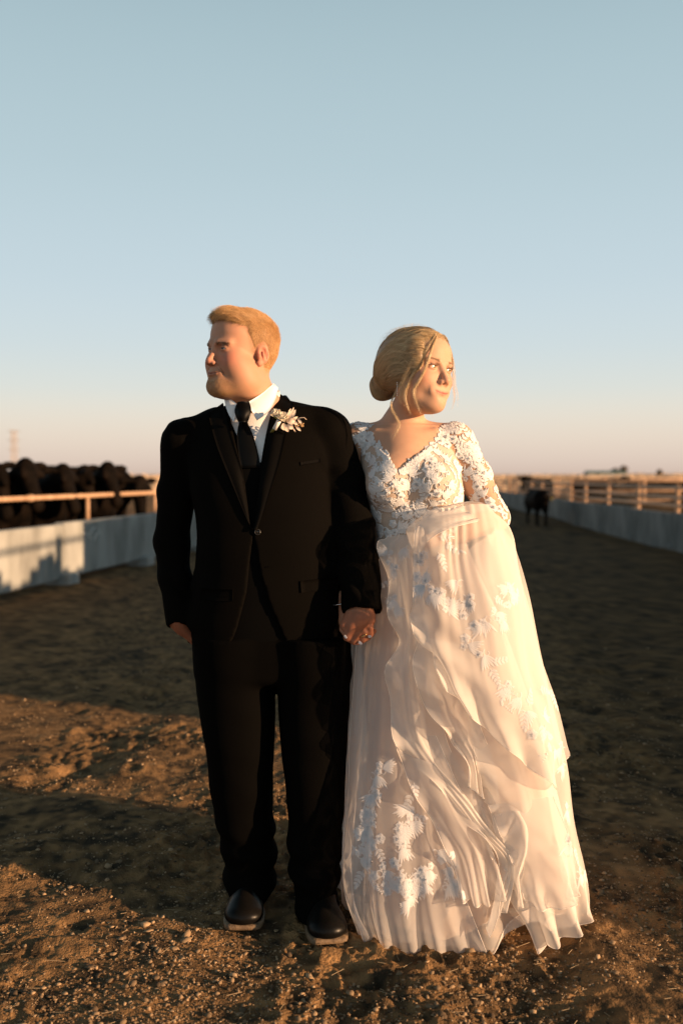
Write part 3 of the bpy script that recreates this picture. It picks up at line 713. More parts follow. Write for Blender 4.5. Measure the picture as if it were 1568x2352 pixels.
# ------------------------------------------------------------------ groom
MY = 3.15
groom = setp(empty('person', (*G(660, 2100)[:2], 0)), 'man in black suit, vest and tie looking left, holding the bride\'s hand', 'person')
MO = np.array(groom.location)
def gm(name, V, F, m, **k): return mesh(name, np.asarray(V) - MO, F, m, groom, **k)
HO = W(555, 816, 3.12); HS = 1.08; Rm = HR(-48, -2, 3)
neckb = W(592, 935, 3.17)
def Wm(px, py, Y=MY): return W(px, py, Y)
TS = [(945, 480, 718, 3.09, 3.25), (1000, 440, 757, 3.05, 3.27), (1050, 432, 764, 3.02, 3.28), (1120, 438, 768, 3.0, 3.285), (1190, 453, 775, 2.985, 3.285),
      (1260, 455, 783, 2.975, 3.285), (1330, 447, 792, 2.975, 3.29), (1400, 434, 800, 2.985, 3.30), (1478, 430, 806, 3.0, 3.305)]
def torso(shr=0.0):
    r = []
    for y, a, b, yf, yb in TS:
        A_, B_ = W(a, y, MY), W(b, y, MY); r.append((A_[2], (A_[0] + B_[0]) / 2, (yf + yb) / 2, (B_[0] - A_[0]) / 2 - shr, (yb - yf) / 2 - shr))
    return r
SHL, SHR_ = W(424, 1003, 3.17), W(750, 974, 3.16)
ARM_L = [W(420, 1018, 3.17), W(404, 1130, 3.20), W(396, 1240, 3.20), W(401, 1330, 3.165), W(410, 1424, 3.12)]
ARM_R = [W(757, 998, 3.16), W(790, 1110, 3.14), W(812, 1220, 3.09), W(822, 1310, 3.04), W(829, 1385, 3.0)]
LEGS = [  # per leg rows (py, xl, xr, Y centre, half depth)
 [(1455, 446, 640, 3.15, .15), (1560, 451, 633, 3.15, .14), (1640, 461, 632, 3.14, .125), (1720, 473, 629, 3.13, .115), (1800, 481, 627, 3.13, .105), (1880, 497, 627, 3.14, .10), (1960, 512, 634, 3.15, .10), (2010, 515, 634, 3.15, .11), (2050, 522, 628, 3.14, .115), (2088, 530, 624, 3.13, .12)],
 [(1455, 628, 804, 3.12, .15), (1560, 636, 804, 3.12, .14), (1640, 640, 801, 3.11, .125), (1720, 646, 797, 3.09, .115), (1800, 655, 793, 3.08, .105), (1880, 661, 789, 3.07, .10), (1960, 665, 782, 3.07, .10), (2020, 668, 778, 3.06, .11), (2060, 680, 776, 3.05, .115), (2108, 690, 774, 3.03, .12)]]
def leg_rows(rows, shr=0):
    o = []
    for y, a, b, Y, d in rows:
        A_, B_ = W(a, y, Y), W(b, y, Y); o.append((A_[2], (A_[0] + B_[0]) / 2, Y, (B_[0] - A_[0]) / 2 - shr, d - shr))
    return o
# body: one skin surface from head to feet, hands included
hc = HO
HAND = W(822, 1425, 2.99)     # clasped hand
POCK = W(419, 1442, 3.125)
f = Field(axis(-.66, .16, .011, ((hc[0] - .135, hc[0] + .135, .0021), (HAND[0] - .07, HAND[0] + .07, .0030))),
          axis(2.88, 3.40, .011, ((2.94, 3.07, .0030), (hc[1] - .15, hc[1] + .13, .0021))),
          axis(.0, 1.98, .012, ((HAND[2] - .09, HAND[2] + .06, .0030), (hc[2] - .19, hc[2] + .15, .0021))))
f.add(loft(torso(.05), 2.2, .03))
for rows in LEGS: f.add(loft(leg_rows(rows, .03), 2.0, .02), .02)
f.add(cone(neckb + (0, .02, -.06), SHL + (.02, 0, -.01), .06, .045), .05); f.add(cone(neckb + (0, .02, -.06), SHR_ + (-.02, 0, -.01), .06, .045), .05)
for A_, rr in ((ARM_L, (.05, .046, .042, .036, .03)), (ARM_R, (.05, .046, .042, .036, .032))):
    for i in range(4): f.add(cone(A_[i], A_[i + 1], rr[i], rr[i + 1]), .02)
# neck
f.frame(Rm, HO, HS); f.add(cone((0, .022, -.055), (0, .030, -.085), .058, .060), .02); f.frame()
nt_ = HO + HS * Rm @ np.array((0, .018, -.06)); f.add(cone(nt_, neckb, .062, .069), .02); f.add(cone(neckb, neckb + (0, .01, -.10), .069, .10), .03)
f.frame(Rm, HO, HS); head_prims(f, 1.17, True)
f.add(ell((0, -.052, -.104), (.046, .040, .022)), .03); f.add(ell((.050, -.012, -.088), (.03, .04, .03)), .03); f.add(ell((-.050, -.012, -.088), (.03, .04, .03)), .03)
f.frame()
# pocket hand (image left): wrist and back of the hand going into the trouser pocket
f.add(cone(ARM_L[4], POCK, .024, .019), .02); f.add(cone(POCK, W(456, 1478, 3.135), .019, .017), .02)
# clasped hand (image right): knuckled back of the hand wrapped round her fingers
wr = ARM_R[4]; hb = W(828, 1420, 2.975)
f.add(cone(wr, hb, .033, .036), .02); f.add(ell(hb, (.043, .030, .036)), .02); f.add(ell(W(812, 1440, 2.965), (.030, .026, .028)), .015)
for i, (kx, ky, tx, ty, ux, uy) in enumerate(((806, 1450, 797, 1464, 812, 1472), (820, 1456, 812, 1473, 828, 1474), (836, 1452, 832, 1469, 846, 1464), (850, 1443, 849, 1459, 858, 1450))):
    a = W(kx, ky, 2.955); b = W(tx, ty, 2.952 + .004 * i); c = W(ux, uy, 2.985); r_ = .0115 - .0008 * i
    f.add(cone(a, b, r_ * 1.12, r_), .006); f.add(cone(b, c, r_, r_ * .9), .003)
f.add(cone(W(802, 1412, 2.965), W(789, 1436, 2.962), .014, .0115), .010); f.add(cone(W(789, 1436, 2.962), W(797, 1458, 2.955), .0115, .0095), .004)
V, F = f.polygonise(); V = relax(V, F, 2, .35)
def headspace(V, R, O, S): return ((V - O) @ R) / S
H = headspace(V, Rm, HO, HS)
def skin_cols(V, H, base, lip, flush, male):
    C = np.tile(np.array(base), (len(V), 1)); hz = (np.abs(H) < .2).all(1)
    mot = .5 + .5 * noise3(V * 70, 3); C *= (1 + .06 * (mot - .5))[:, None]
    def blend(w, c):
        nonlocal C
        w = (w * hz)[:, None]; C = C * (1 - w) + np.array(c) * w
    g = lambda c, r: np.exp(-(((H - np.array(c)) / np.array(r)) ** 2).sum(1))
    for s in (-1, 1): blend(.55 * flush * g((s * .048, -.068, -.022), (.03, .05, .026)), (.52, .15, .10))
    for s in (-1, 1): blend(.45 * flush * g((s * .085, .014, 0), (.015, .025, .035)), (.58, .17, .12))
    blend(.5 * flush * g((0, -.118, -.031), (.018, .014, .014)), (.62, .24, .18))
    yy = -.066 - .0; lw = np.exp(-((H[:, 0] / .0255) ** 4)) * np.exp(-(((H[:, 2] + (.0635 if male else .0660) - .0045 * (np.abs(H[:, 0]) / .027) ** 1.6) / (.0058 if male else .0060)) ** 4)) * (H[:, 1] < -.075)
    blend(.85 * lw, lip)
    ml = np.exp(-((H[:, 0] / .0285) ** 6)) * np.exp(-(((H[:, 2] + (.0635 if male else .0660) - .0048 * (np.abs(H[:, 0]) / .027) ** 1.6) / .0017) ** 2)) * (H[:, 1] < -.07)
    blend(.9 * ml, (.20, .055, .045))  # shade of the mouth crease painted as a dark line
    for s in (-1, 1): blend(.5 * g((s * .032, -.09, .012), (.018, .02, .010)), tuple(np.array(base) * (.62, .5, .48)) if not male else tuple(np.array(base) * (.8, .68, .64)))
    return C, g, blend
C, g, blend = skin_cols(V, H, (.50, .262, .168), (.40, .13, .10), 1.2, True)
# beard shadow pigment and hair-covered scalp
jaw = sstep(-.045, -.085, H[:, 2] + .35 * (H[:, 1] + .075)) * sstep(-.135, -.115, H[:, 2]) * sstep(.03, -.01, H[:, 1]) * (np.abs(H) < .2).all(1)
w = (.34 * jaw)[:, None]; C = C * (1 - w) + np.array((.36, .20, .10)) * w
w = (1 - sstep(.95, 1.0, V[:, 2]))[:, None]; C = C * (1 - w) + C * np.array((.62, .46, .40)) * w  # shadow over his hands painted into the skin colour
body = gm('body', V, F, m_skin, colors=C)
eyes(Rm, HO, HS, (.05, .06, .065), groom, (.05, .05))
# ---- hair: short crop, longer and swept forward-left on top
m_mh = hair_mat('ginger_hair', (.44, .22, .075), (.76, .50, .24), .4); m_mh2 = hair_mat('ginger_stubble', (.46, .26, .11), (.66, .43, .22), .45); m_brow = hair_mat('brow_hair', (.13, .075, .035), (.24, .14, .07))
def hairline(H):
    """signed: >0 where the scalp carries hair"""
    x, y, z = H[:, 0], H[:, 1], H[:, 2]; ax = np.abs(x)
    front = z - (.085 - .35 * np.maximum(ax - .035, 0)) ; side = y - (-.032 + .55 * np.maximum(.055 - z, 0) * (z < .055))
    up = np.maximum(front, np.minimum(side, z + .035 - .9 * np.maximum(y - .02, 0) * 0))
    nape = z + .075 ; ear = (((y - .016) / .026) ** 2 + ((z - .003) / .036) ** 2 - 1) * .03
    low = np.where(y > .035, nape, np.minimum(z + .012 + .0 * y, ear + .006))
    return np.minimum(up, np.where(z > .035, 1, low))
hm = (np.abs(H) < .2).all(1)
r = np.random.default_rng(3)
cap = sstep(-.002, .010, hairline(H)) * hm * (np.abs(H[:, 0]) < .0815)
nr = vnormals(V, F); sel = (cap[F] > .05).all(1); used = np.unique(F[sel]); remap = np.full(len(V), -1); remap[used] = np.arange(len(used))
tp = sstep(.03, .10, H[:, 2]); th_ = (.0015 + .0080 * tp + .005 * tp * sstep(.02, -.09, H[:, 1]) + .003 * tp * noise3(H * 45, 5)) * cap
Vc = relax((V + nr * th_[:, None])[used], remap[F[sel]], 3); Fc = remap[F[sel]]
m_cap = hair_mat('ginger_scalp', (.27, .13, .045), (.40, .22, .085), .6, False)
gm('hair_cap', Vc, Fc, m_cap)
P, N = sample_tri(Vc, Fc, 42000, lambda c: c[:, 0] < 99, 4); Hp = headspace(P, Rm, HO, HS)
top = sstep(.030, .105, Hp[:, 2])[:, None]; wv = noise3(Hp * 28, 6)[:, None]
Dl = np.concatenate((-.30 + .35 * wv, -.8 + 0 * wv, .25 + .3 * wv), 1) * top + (1 - top) * np.concatenate((.15 * wv, -.25 + .4 * wv, -1 + 0 * wv), 1)
Lh = (.006 + .020 * top[:, 0] * (.55 + .5 * sstep(.06, -.09, Hp[:, 1]))) * (.45 + .95 * r.random(len(P)) ** 2) * (1 + .35 * wv[:, 0]) * sstep(-.004, .012, hairline(Hp)).clip(.35)
P2, N2 = sample_tri(V, F, 5200, lambda c: (lambda h: (np.abs(h) < .16).all(1) & (np.abs(h[:, 0]) < .083) & (hairline(h) > -.011) & (hairline(h) < .004) & (h[:, 2] < .07))(headspace(c, Rm, HO, HS)), 17); h2 = headspace(P2, Rm, HO, HS)
k2 = r.random(len(P2)) < sstep(-.011, .003, hairline(h2)); P2 = P2[k2]; N2 = N2[k2]
S2_ = grow(P2, N2, np.tile(np.array((0, -.2, -1.)) @ Rm.T, (len(P2), 1)), .0055 * (.5 + r.random(len(P2))), 6, .5, r, .4)
S = np.concatenate((grow(P, N, Dl @ Rm.T, Lh, 6, .72, r, .38), S2_))
hair_curves('hair', S - MO, .00022, .00008, m_mh, groom)
bm = lambda c: (lambda h: (np.abs(h) < .2).all(1) & (sstep(-.068, -.092, h[:, 2] + .30 * (h[:, 1] + .075) + .006 * noise3(h * 60, 9)) * sstep(-.13, -.122, h[:, 2]) * sstep(-.015, -.045, h[:, 1]) > .5 * RNG.random(len(h)) + .3))(headspace(c, Rm, HO, HS))
P, N = sample_tri(V, F, 6500, bm, 6); hp_ = headspace(P, Rm, HO, HS); D = np.tile(np.array((0, .25, -1.)) @ Rm.T, (len(P), 1))
S = grow(P, N, D, (.0016 + .0042 * sstep(-.03, -.085, hp_[:, 1])) * (.6 + .7 * r.random(len(P))), 4, .7, r, .5); hair_curves('beard', S - MO, .00017, .00008, m_mh2, groom)
mm = lambda c: (lambda h: (np.abs(h[:, 0]) < .028) & (h[:, 1] < -.085) & (h[:, 2] < -.044) & (h[:, 2] > -.055))(headspace(c, Rm, HO, HS))
P, N = sample_tri(V, F, 420, mm, 7); S = grow(P, N, np.tile(np.array((.1, 0, -1.)) @ Rm.T, (len(P), 1)), .005, 4, .4, r, .3); hair_curves('moustache', S - MO, .00012, .00007, m_mh2, groom)
def brow(s, R, O, S_, V, F, m, parent, MO, arch=.004, n=260, thick=.005, z0=.0275):
    bmk = lambda c: (lambda h: (h[:, 0] * s > .014) & (h[:, 0] * s < .050) & (np.abs(h[:, 2] - (z0 + arch * np.sin((h[:, 0] * s - .014) / .036 * 2.4))) < thick * (1.1 - .6 * (h[:, 0] * s - .014) / .036)) & (h[:, 1] < -.05))(headspace(c, R, O, S_))
    P, N = sample_tri(V, F, n, bmk, 8); D = np.tile(np.array((s * 1., .2, .12)) @ R.T, (len(P), 1)); q = grow(P, N, D, .008, 4, .35, np.random.default_rng(2), .18); hair_curves('eyebrow', q - MO, .00022, .0001, m, parent)
for s in (-1, 1): brow(s, Rm, HO, HS, V, F, m_brow, groom, MO, .0015, 420, .0046, .0185)
# ---- clothing
m_suit = mat('black_wool', (.012, .0105, .009), .82, noisy((.0030, .0026, .0021), (.0046, .0039, .0032), 900, 3, .25, 1400), Specular_IOR_Level=.02)
m_trou = mat('black_trouser_wool', (.003, .0027, .0023), .85, noisy((.0022, .002, .0017), (.0032, .0028, .0024), 900, 3, .2, 1400), Specular_IOR_Level=.02)
m_lap = mat('black_wool_facing', (.014, .012, .010), .7, noisy((.0026, .0023, .002), (.0038, .0033, .0028), 900, 3, .2, 1400), Specular_IOR_Level=.04)
m_vest = mat('black_vest_cloth', (.0025, .0024, .0023), .85, Specular_IOR_Level=.04)
m_shirt = mat('white_shirt_cotton', (.80, .81, .83), .8, noisy((.78, .79, .81), (.84, .85, .86), 300, 3, .15, 900), Specular_IOR_Level=.2)
m_tie = mat('black_satin', (.0025, .0025, .0025), .45, Specular_IOR_Level=.08)
def XZ(px, py, Y=3.0): w = W(px, py, Y); return (w[0], w[2])
def wrinkle(V, nr, amp, sc, seed, strength=1.0):
    n = noise3(V * np.array(sc), seed) + .5 * noise3(V * np.array(sc) * 2.1, seed + 1); return V + nr * (n * amp * strength)[:, None]
# shirt body and vest are cut to the V of the jacket
f = Field(axis(-.60, .12, .005), axis(2.90, 3.36, .005), axis(1.02, 1.66, .005))
f.add(loft(torso(.020), 2.2, .03)); f.add(cone(neckb + (0, .03, -.09), SHL + (.05, .02, -.04), .06, .03), .03); f.add(cone(neckb + (0, .03, -.09), SHR_ + (-.05, .02, -.04), .06, .03), .03); f.add(cone(neckb + (0, 0, -.11), neckb + (0, 0, -.012), .10, .071), .03)
Vs, Fs = f.polygonise(); Vs = relax(Vs, Fs, 3); k = (Vs[Fs].mean(1)[:, 1] < 3.2) ; shirt = gm('shirt', Vs, Fs, m_shirt); SB = bvh(Vs, Fs)
f = Field(axis(-.60, .12, .005), axis(2.90, 3.36, .005), axis(.80, 1.60, .005)); f.add(loft(torso(.012), 2.3, .03))
f.add(prism([XZ(470, 860), XZ(690, 860), XZ(612, 1040), XZ(598, 1062), XZ(578, 1062), XZ(545, 1010), XZ(505, 930)], 2.8, 3.14), 0, 's')
Vv, Fv = f.polygonise(); vest = gm('vest', relax(Vv, Fv, 2, .4), Fv, m_vest)
mb = MB(); c = W(573, 1058, 3.0); hit = bvh(Vv, Fv).ray_cast(Vector((c[0], 2.7, c[2])), Vector((0, 1, 0)))[0] or Vector(c)
def button(px, py, tree, r_, m, name, rim=True, parent=None):
    c = W(px, py, 3.0); h = tree.ray_cast(Vector((0, 0, CAMZ)), (Vector(c) - Vector((0, 0, CAMZ))).normalized())[0] or Vector(c)
    mb = MB(); mb.tube([h + Vector((0, -.004, 0)) - Vector(MO), h + Vector((0, .002, 0)) - Vector(MO)], r_, 16)
    if rim:
        p = [h + Vector((math.cos(a) * r_ * .85, -.005, math.sin(a) * r_ * .85)) - Vector(MO) for a in np.linspace(0, 2 * math.pi, 15)]; mb.tube(p, r_ * .16, 6, False)
    return mb.build(name, m, parent or groom, True)
m_btn = mat('button_horn', (.02, .018, .016), .25); m_sil = mat('button_silver', (.55, .55, .56), .3, Metallic=.8)
button(573, 1057, bvh(Vv, Fv), .0065, m_sil, 'vest_button')
# jacket
f = Field(axis(-.68, .17, .0042), axis(2.90, 3.40, .005), axis(.80, 1.70, .0045))
f.add(loft(torso(0), 2.35, .012))
f.add(cone(neckb + (.0, .03, -.036), SHL + (.022, 0, .006), .074, .048), .05); f.add(cone(neckb + (.0, .03, -.036), SHR_ + (-.022, 0, .004), .078, .050), .05)
for A_, rr in ((ARM_L, (.064, .060, .056, .050, .040)), (ARM_R, (.066, .068, .066, .064, .062))):
    for i in range(4): f.add(cone(A_[i], A_[i + 1], rr[i], rr[i + 1]), .018)
f.add(ell(SHL + (-.006, 0, -.008), (.055, .060, .046)), .04); f.add(ell(SHR_ + (.006, 0, -.010), (.055, .060, .046)), .04)
# cuffs end flat
for A_, rr in ((ARM_L, .05), (ARM_R, .075)):
    d = A_[4] - A_[3]; d /= np.linalg.norm(d); f.add(cone(A_[4] + d * (.005 + rr), A_[4] + d * (.055 + rr), rr, rr), .0, 's')
# neck opening, chest V and the cutaway below the button
f.add(cone(neckb + (0, .0, -.075), neckb + (0, .0, .10), .080, .086), .0, 's')
f.add(prism([XZ(505, 860), XZ(655, 860), XZ(640, 900), XZ(612, 1000), XZ(599, 1080), XZ(588, 1205), XZ(582, 1222), XZ(577, 1205), XZ(556, 1080), XZ(530, 990), XZ(512, 925)], 2.8, 3.13), 0, 's')
f.add(prism([XZ(583, 1226), XZ(590, 1262), XZ(602, 1320), XZ(622, 1390), XZ(655, 1470), XZ(662, 1500), XZ(520, 1500), XZ(545, 1440), XZ(566, 1360), XZ(576, 1280)], 2.8, 3.03), 0, 's')
Vj, Fj = f.polygonise(); Vj = relax(Vj, Fj, 2, .5); nj = vnormals(Vj, Fj)
pxj = unproj(Vj); arm = sstep(.05, .02, np.minimum.reduce([np.linalg.norm(Vj - (A_[i] + np.clip(((Vj - A_[i]) @ (A_[i + 1] - A_[i])) / ((A_[i + 1] - A_[i]) ** 2).sum(), 0, 1)[:, None] * (A_[i + 1] - A_[i])), axis=1) - .06 for A_ in (ARM_L, ARM_R) for i in range(4)]))
fold = noise3(np.stack((Vj[:, 0] * 9 + Vj[:, 2] * 9, Vj[:, 1] * 6, Vj[:, 2] * 14 - Vj[:, 0] * 5), -1), 41)
Vj = Vj + nj * (.0032 * fold * (.45 + arm) + .004 * arm * np.sin(Vj[:, 2] * 55 + Vj[:, 0] * 40 + 3 * fold) * sstep(.4, -.2, noise3(Vj * 5, 44)))[:, None]
jacket = gm('jacket', Vj, Fj, m_suit); JB = bvh(Vj, Fj)
CO = Vector((0, 0, CAMZ))
def drape(pxs, tree, off, Yf=3.05, ymax=3.3):
    """grid of view pixels -> points on the surface under them, off metres proud towards the viewer"""
    r_ = np.zeros(pxs.shape[:-1] + (3,))
    for idx in np.ndindex(pxs.shape[:-1]):
        d = (Vector(W(*pxs[idx], 3.0)) - CO).normalized(); h = tree.ray_cast(CO, d)[0]
        r_[idx] = np.array(h - d * off) if (h is not None and h.y < ymax) else np.nan
    # fill misses from neighbours
    for it in range(40):
        bad = np.isnan(r_[..., 0])
        if not bad.any(): break
        for i, j in np.argwhere(bad):
            nb = [r_[a, b] for a, b in ((i - 1, j), (i + 1, j), (i, j - 1), (i, j + 1)) if 0 <= a < r_.shape[0] and 0 <= b < r_.shape[1] and not np.isnan(r_[a, b, 0])]
            if nb: r_[i, j] = W(*pxs[i, j], np.mean([q[1] for q in nb]))
    return r_
def smooth_grid(P, it=3):
    for _ in range(it):
        Q = P.copy(); Q[1:-1] = (P[:-2] + P[2:]) / 4 + P[1:-1] / 2; P = Q; Q = P.copy(); Q[:, 1:-1] = (P[:, :-2] + P[:, 2:]) / 4 + P[:, 1:-1] / 2; P = Q
    return P
def ribbon(A_, B_, nu, nv, tree, off, th, name, m, bulge=0.0, ymax=3.3, sm=3, maxdev=.02):
    a = catmull(A_, nu); b = catmull(B_, nu); t = np.linspace(0, 1, nv)[None, :, None]; g_ = a[:, None] * (1 - t) + b[:, None] * t
    P = drape(g_, tree, off, ymax=ymax)
    Y = P[..., 1]; med = np.median(Y, 1, keepdims=True); Y2 = np.clip(Y, med - maxdev, med + maxdev)
    for i in range(nu):
        for j in range(nv):
            P[i, j] = W(*g_[i, j], Y2[i, j] - bulge * math.sin(math.pi * j / (nv - 1)))
    P = smooth_grid(P, sm); return thick_sheet(P[:, ::-1] - MO, th, name, m, groom)
def both(n_): return n_
# lapels with notch, collar behind
ribbon([(640, 905), (622, 958), (611, 1010), (601, 1070), (596, 1130), (590, 1180), (584, 1216)], [(672, 927), (664, 962), (655, 1000), (642, 1060), (622, 1120), (604, 1178), (588, 1218)], 28, 7, JB, .009, .004, 'lapel', m_lap, .003)
ribbon([(512, 925), (526, 985), (540, 1030), (556, 1080), (568, 1140), (577, 1190), (582, 1216)], [(478, 950), (488, 990), (500, 1030), (520, 1080), (545, 1140), (566, 1190), (580, 1217)], 28, 7, JB, .009, .004, 'lapel', m_lap, .003)
ang = np.linspace(math.radians(-38), math.radians(218), 40); rows = []
for rr, dz in ((.084, .004), (.086, .022), (.094, .026), (.106, .010), (.120, -.022)):
    fr = np.abs(np.cos((ang - math.pi / 2))) * 0 + sstep(math.radians(60), math.radians(128), np.abs(ang - math.pi / 2))
    rows.append(np.stack((neckb[0] - .004 + (rr + .004 * fr) * np.cos(ang), neckb[1] + .012 + rr * np.sin(ang), neckb[2] - .012 + dz + .022 * np.cos(ang) + .012 * np.sin(ang) - .020 * fr), -1))
thick_sheet(np.array(rows)[::-1] - MO, .004, 'jacket_collar', m_lap, groom)
ribbon([(690, 1061), (712, 1057), (735, 1053)], [(691, 1069), (713, 1066), (736, 1062)], 8, 4, JB, .004, .003, 'breast_pocket', m_lap)
ribbon([(690, 1335), (730, 1330), (775, 1326)], [(692, 1362), (732, 1358), (778, 1354)], 8, 4, JB, .005, .003, 'pocket_flap', m_suit)
ribbon([(462, 1352), (500, 1354), (535, 1354)], [(462, 1378), (500, 1381), (534, 1381)], 8, 4, JB, .005, .003, 'pocket_flap', m_suit)
button(592, 1222, JB, .0095, m_btn, 'jacket_button')
for px, py in ((607, 1303),): ribbon([(px - 14, py), (px, py - 1), (px + 10, py - 2)], [(px - 14, py + 2), (px, py + 1), (px + 10, py)], 6, 3, JB, .002, .001, 'buttonhole', m_lap)
# shirt collar, tie
NB = None
def collar_leaf(inner, outer, Yi, Yo, name='shirt_collar'):
    a = catmull([W(x, y, Y) for (x, y), Y in zip(inner, Yi)], 14); b = catmull([W(x, y, Y) for (x, y), Y in zip(outer, Yo)], 14); t = np.linspace(0, 1, 8)[None, :, None]
    P = a[:, None] * (1 - t) + b[:, None] * t; P[..., 1] -= .006 * np.sin(math.pi * t[..., 0]); return thick_sheet(P[:, ::-1] - MO, .003, name, m_shirt, groom)
collar_leaf([(628, 882), (606, 902), (585, 916), (568, 926)], [(637, 892), (633, 915), (618, 945), (590, 966)], [3.135, 3.095, 3.07, 3.06], [3.15, 3.10, 3.06, 3.035])
collar_leaf([(512, 909), (527, 915), (540, 924), (548, 931)], [(515, 916), (519, 935), (527, 955), (537, 969)], [3.12, 3.085, 3.065, 3.06], [3.115, 3.075, 3.05, 3.038])
# band round the neck
n = 40; ang = np.linspace(0, 2 * math.pi, n); ctr = neckb + (-.006, .006, .012); rows = []
for hz, rr in ((-.035, .082), (-.012, .078), (.012, .075)):
    rows.append(np.stack((ctr[0] + rr * np.cos(ang), ctr[1] + rr * .98 * np.sin(ang), ctr[2] + hz + .028 * np.cos(ang) + .016 * np.sin(ang)), -1))
thick_sheet(np.array(rows)[::-1] - MO, .003, 'collar_band', m_shirt, groom)
a = catmull([W(550, 927, 3.052), W(543, 944, 3.036), W(548, 958, 3.03), W(553, 968, 3.033)], 10); b = catmull([W(569, 926, 3.052), W(574, 942, 3.036), W(569, 957, 3.03), W(564, 968, 3.033)], 10)
t = np.linspace(0, 1, 9)[None, :, None]; P = a[:, None] * (1 - t) + b[:, None] * t; P[..., 1] -= .012 * np.sin(math.pi * t[..., 0]); thick_sheet(P[:, ::-1] - MO, .008, 'tie_knot', m_tie, groom)
a = [(552, 968), (546, 1000), (549, 1040), (556, 1075)]; b = [(565, 968), (580, 1000), (592, 1040), (598, 1075)]
aa = catmull(a, 14); bb = catmull(b, 14); g_ = aa[:, None] * (1 - t) + bb[:, None] * t; P = drape(g_, SB, .008); P[..., 1] = P[..., 1].mean(1, keepdims=True) - .006 * np.sin(math.pi * t[..., 0]); thick_sheet(P[:, ::-1] - MO, .004, 'tie_blade', m_tie, groom)
# trousers
f = Field(axis(-.56, .10, .0055), axis(2.88, 3.36, .0055), axis(.02, 1.16, .0065))
f.add(loft([(W(0, y, MY)[2], (W(a, y, MY)[0] + W(b, y, MY)[0]) / 2, 3.145, (W(b, y, MY)[0] - W(a, y, MY)[0]) / 2, d) for y, a, b, d in ((1330, 450, 786, .128), (1420, 445, 794, .135), (1500, 447, 802, .14), (1560, 452, 803, .13))], 2.3, .03))
for rows in LEGS: f.add(loft(leg_rows(rows), 2.2, .004), .02)
Vt, Ft = f.polygonise(); Vt = relax(Vt, Ft, 2); nt2 = vnormals(Vt, Ft); z = Vt[:, 2]
brk = sstep(.38, .10, z); fold = noise3(np.stack((Vt[:, 0] * 7, Vt[:, 1] * 7, z * 17 + Vt[:, 0] * 6), -1), 51)
Vt = Vt + nt2 * (.006 * fold * (.4 + brk) + .007 * brk * np.sin(z * 62 + Vt[:, 0] * 9 + 2 * fold))[:, None]
gm('trousers', Vt, Ft, m_trou)
# boots
m_boot = mat('black_boot_leather', (.007, .0065, .006), .34, noisy((.004, .004, .0036), (.007, .006, .005), 14, 4, .08, 30), Specular_IOR_Level=.12)
m_sole = mat('tan_welt', (.40, .26, .14), .7, noisy((.11, .068, .036), (.20, .13, .07), 60, 4, .3, 200))
def boot(toe, heel):
    toe = np.array((*toe, 0.)); heel = np.array((*heel, 0.)); d = toe - heel; Ln = np.linalg.norm(d); d /= Ln; s = np.array((-d[1], d[0], 0)); R = np.stack((s, -d, (0, 0, 1)), -1)
    f = Field(axis(min(toe[0], heel[0]) - .10, max(toe[0], heel[0]) + .10, .0042), axis(toe[1] - .04, heel[1] + .08, .0042), axis(.0, .26, .0042)); f.frame(R, heel)
    f.add(ell((0, -.05, .07), (.040, .065, .055))); f.add(ell((0, -Ln + .085, .034), (.056, .085, .034)), .04); f.add(ell((.012, -Ln + .046, .030), (.046, .046, .027)), .02); f.add(ell((-.012, -Ln + .046, .030), (.046, .046, .027)), .02); f.add(cone((0, -.10, .075), (0, -.04, .22), .042, .048), .05)
    f.add(cone((0, -.16, .072), (0, -Ln + .09, .052), .034, .03), .04); f.frame(); f.add(prism([(-9, -1), (9, -1), (9, .026), (-9, .026)], -9, 9) if False else (lambda P: P[..., 2] - .016, np.array((-1, 2, 0.)), np.array((1, 4, .03))), 0, 's')
    V_, F_ = f.polygonise(); b = gm('boot', relax(V_, F_, 2), F_, m_boot)
    # welt and sole outline
    prof = [(-Ln - .006, .026), (-Ln - .002, .046), (-Ln + .02, .058), (-Ln + .07, .0625), (-Ln + .13, .056), (-.14, .038), (-.06, .040), (0, .036), (.018, .020)]
    pts = [heel + s * w_ - d * 0 + d * (-y_) * -1 * -1 for y_, w_ in prof]; pts = [heel + d * (-y_) + s * w_ for y_, w_ in prof] + [heel + d * (-y_) - s * w_ for y_, w_ in prof[::-1]]
    pts = catmull(np.array(pts + pts[:1]), 61)[:-1]; n_ = len(pts); c = pts.mean(0); VV = []
    for z_, k_ in ((.002, .97), (.005, 1.0), (.014, 1.0), (.018, .975), (.018, .80)): VV += [tuple(c + (p - c) * k_ + np.array((0, 0, z_)) - MO) for p in pts]
    FF = [tuple(range(n_ - 1, -1, -1)), tuple(range(4 * n_, 5 * n_))] + [(r_ * n_ + i, r_ * n_ + (i + 1) % n_, (r_ + 1) * n_ + (i + 1) % n_, (r_ + 1) * n_ + i) for r_ in range(4) for i in range(n_)]
    so = mesh('sole', VV, FF, m_sole, groom); so.parent = b; return b
boot(G(557, 2138)[:2], G(575, 2045)[:2]); boot(G(757, 2170)[:2], G(725, 2068)[:2])
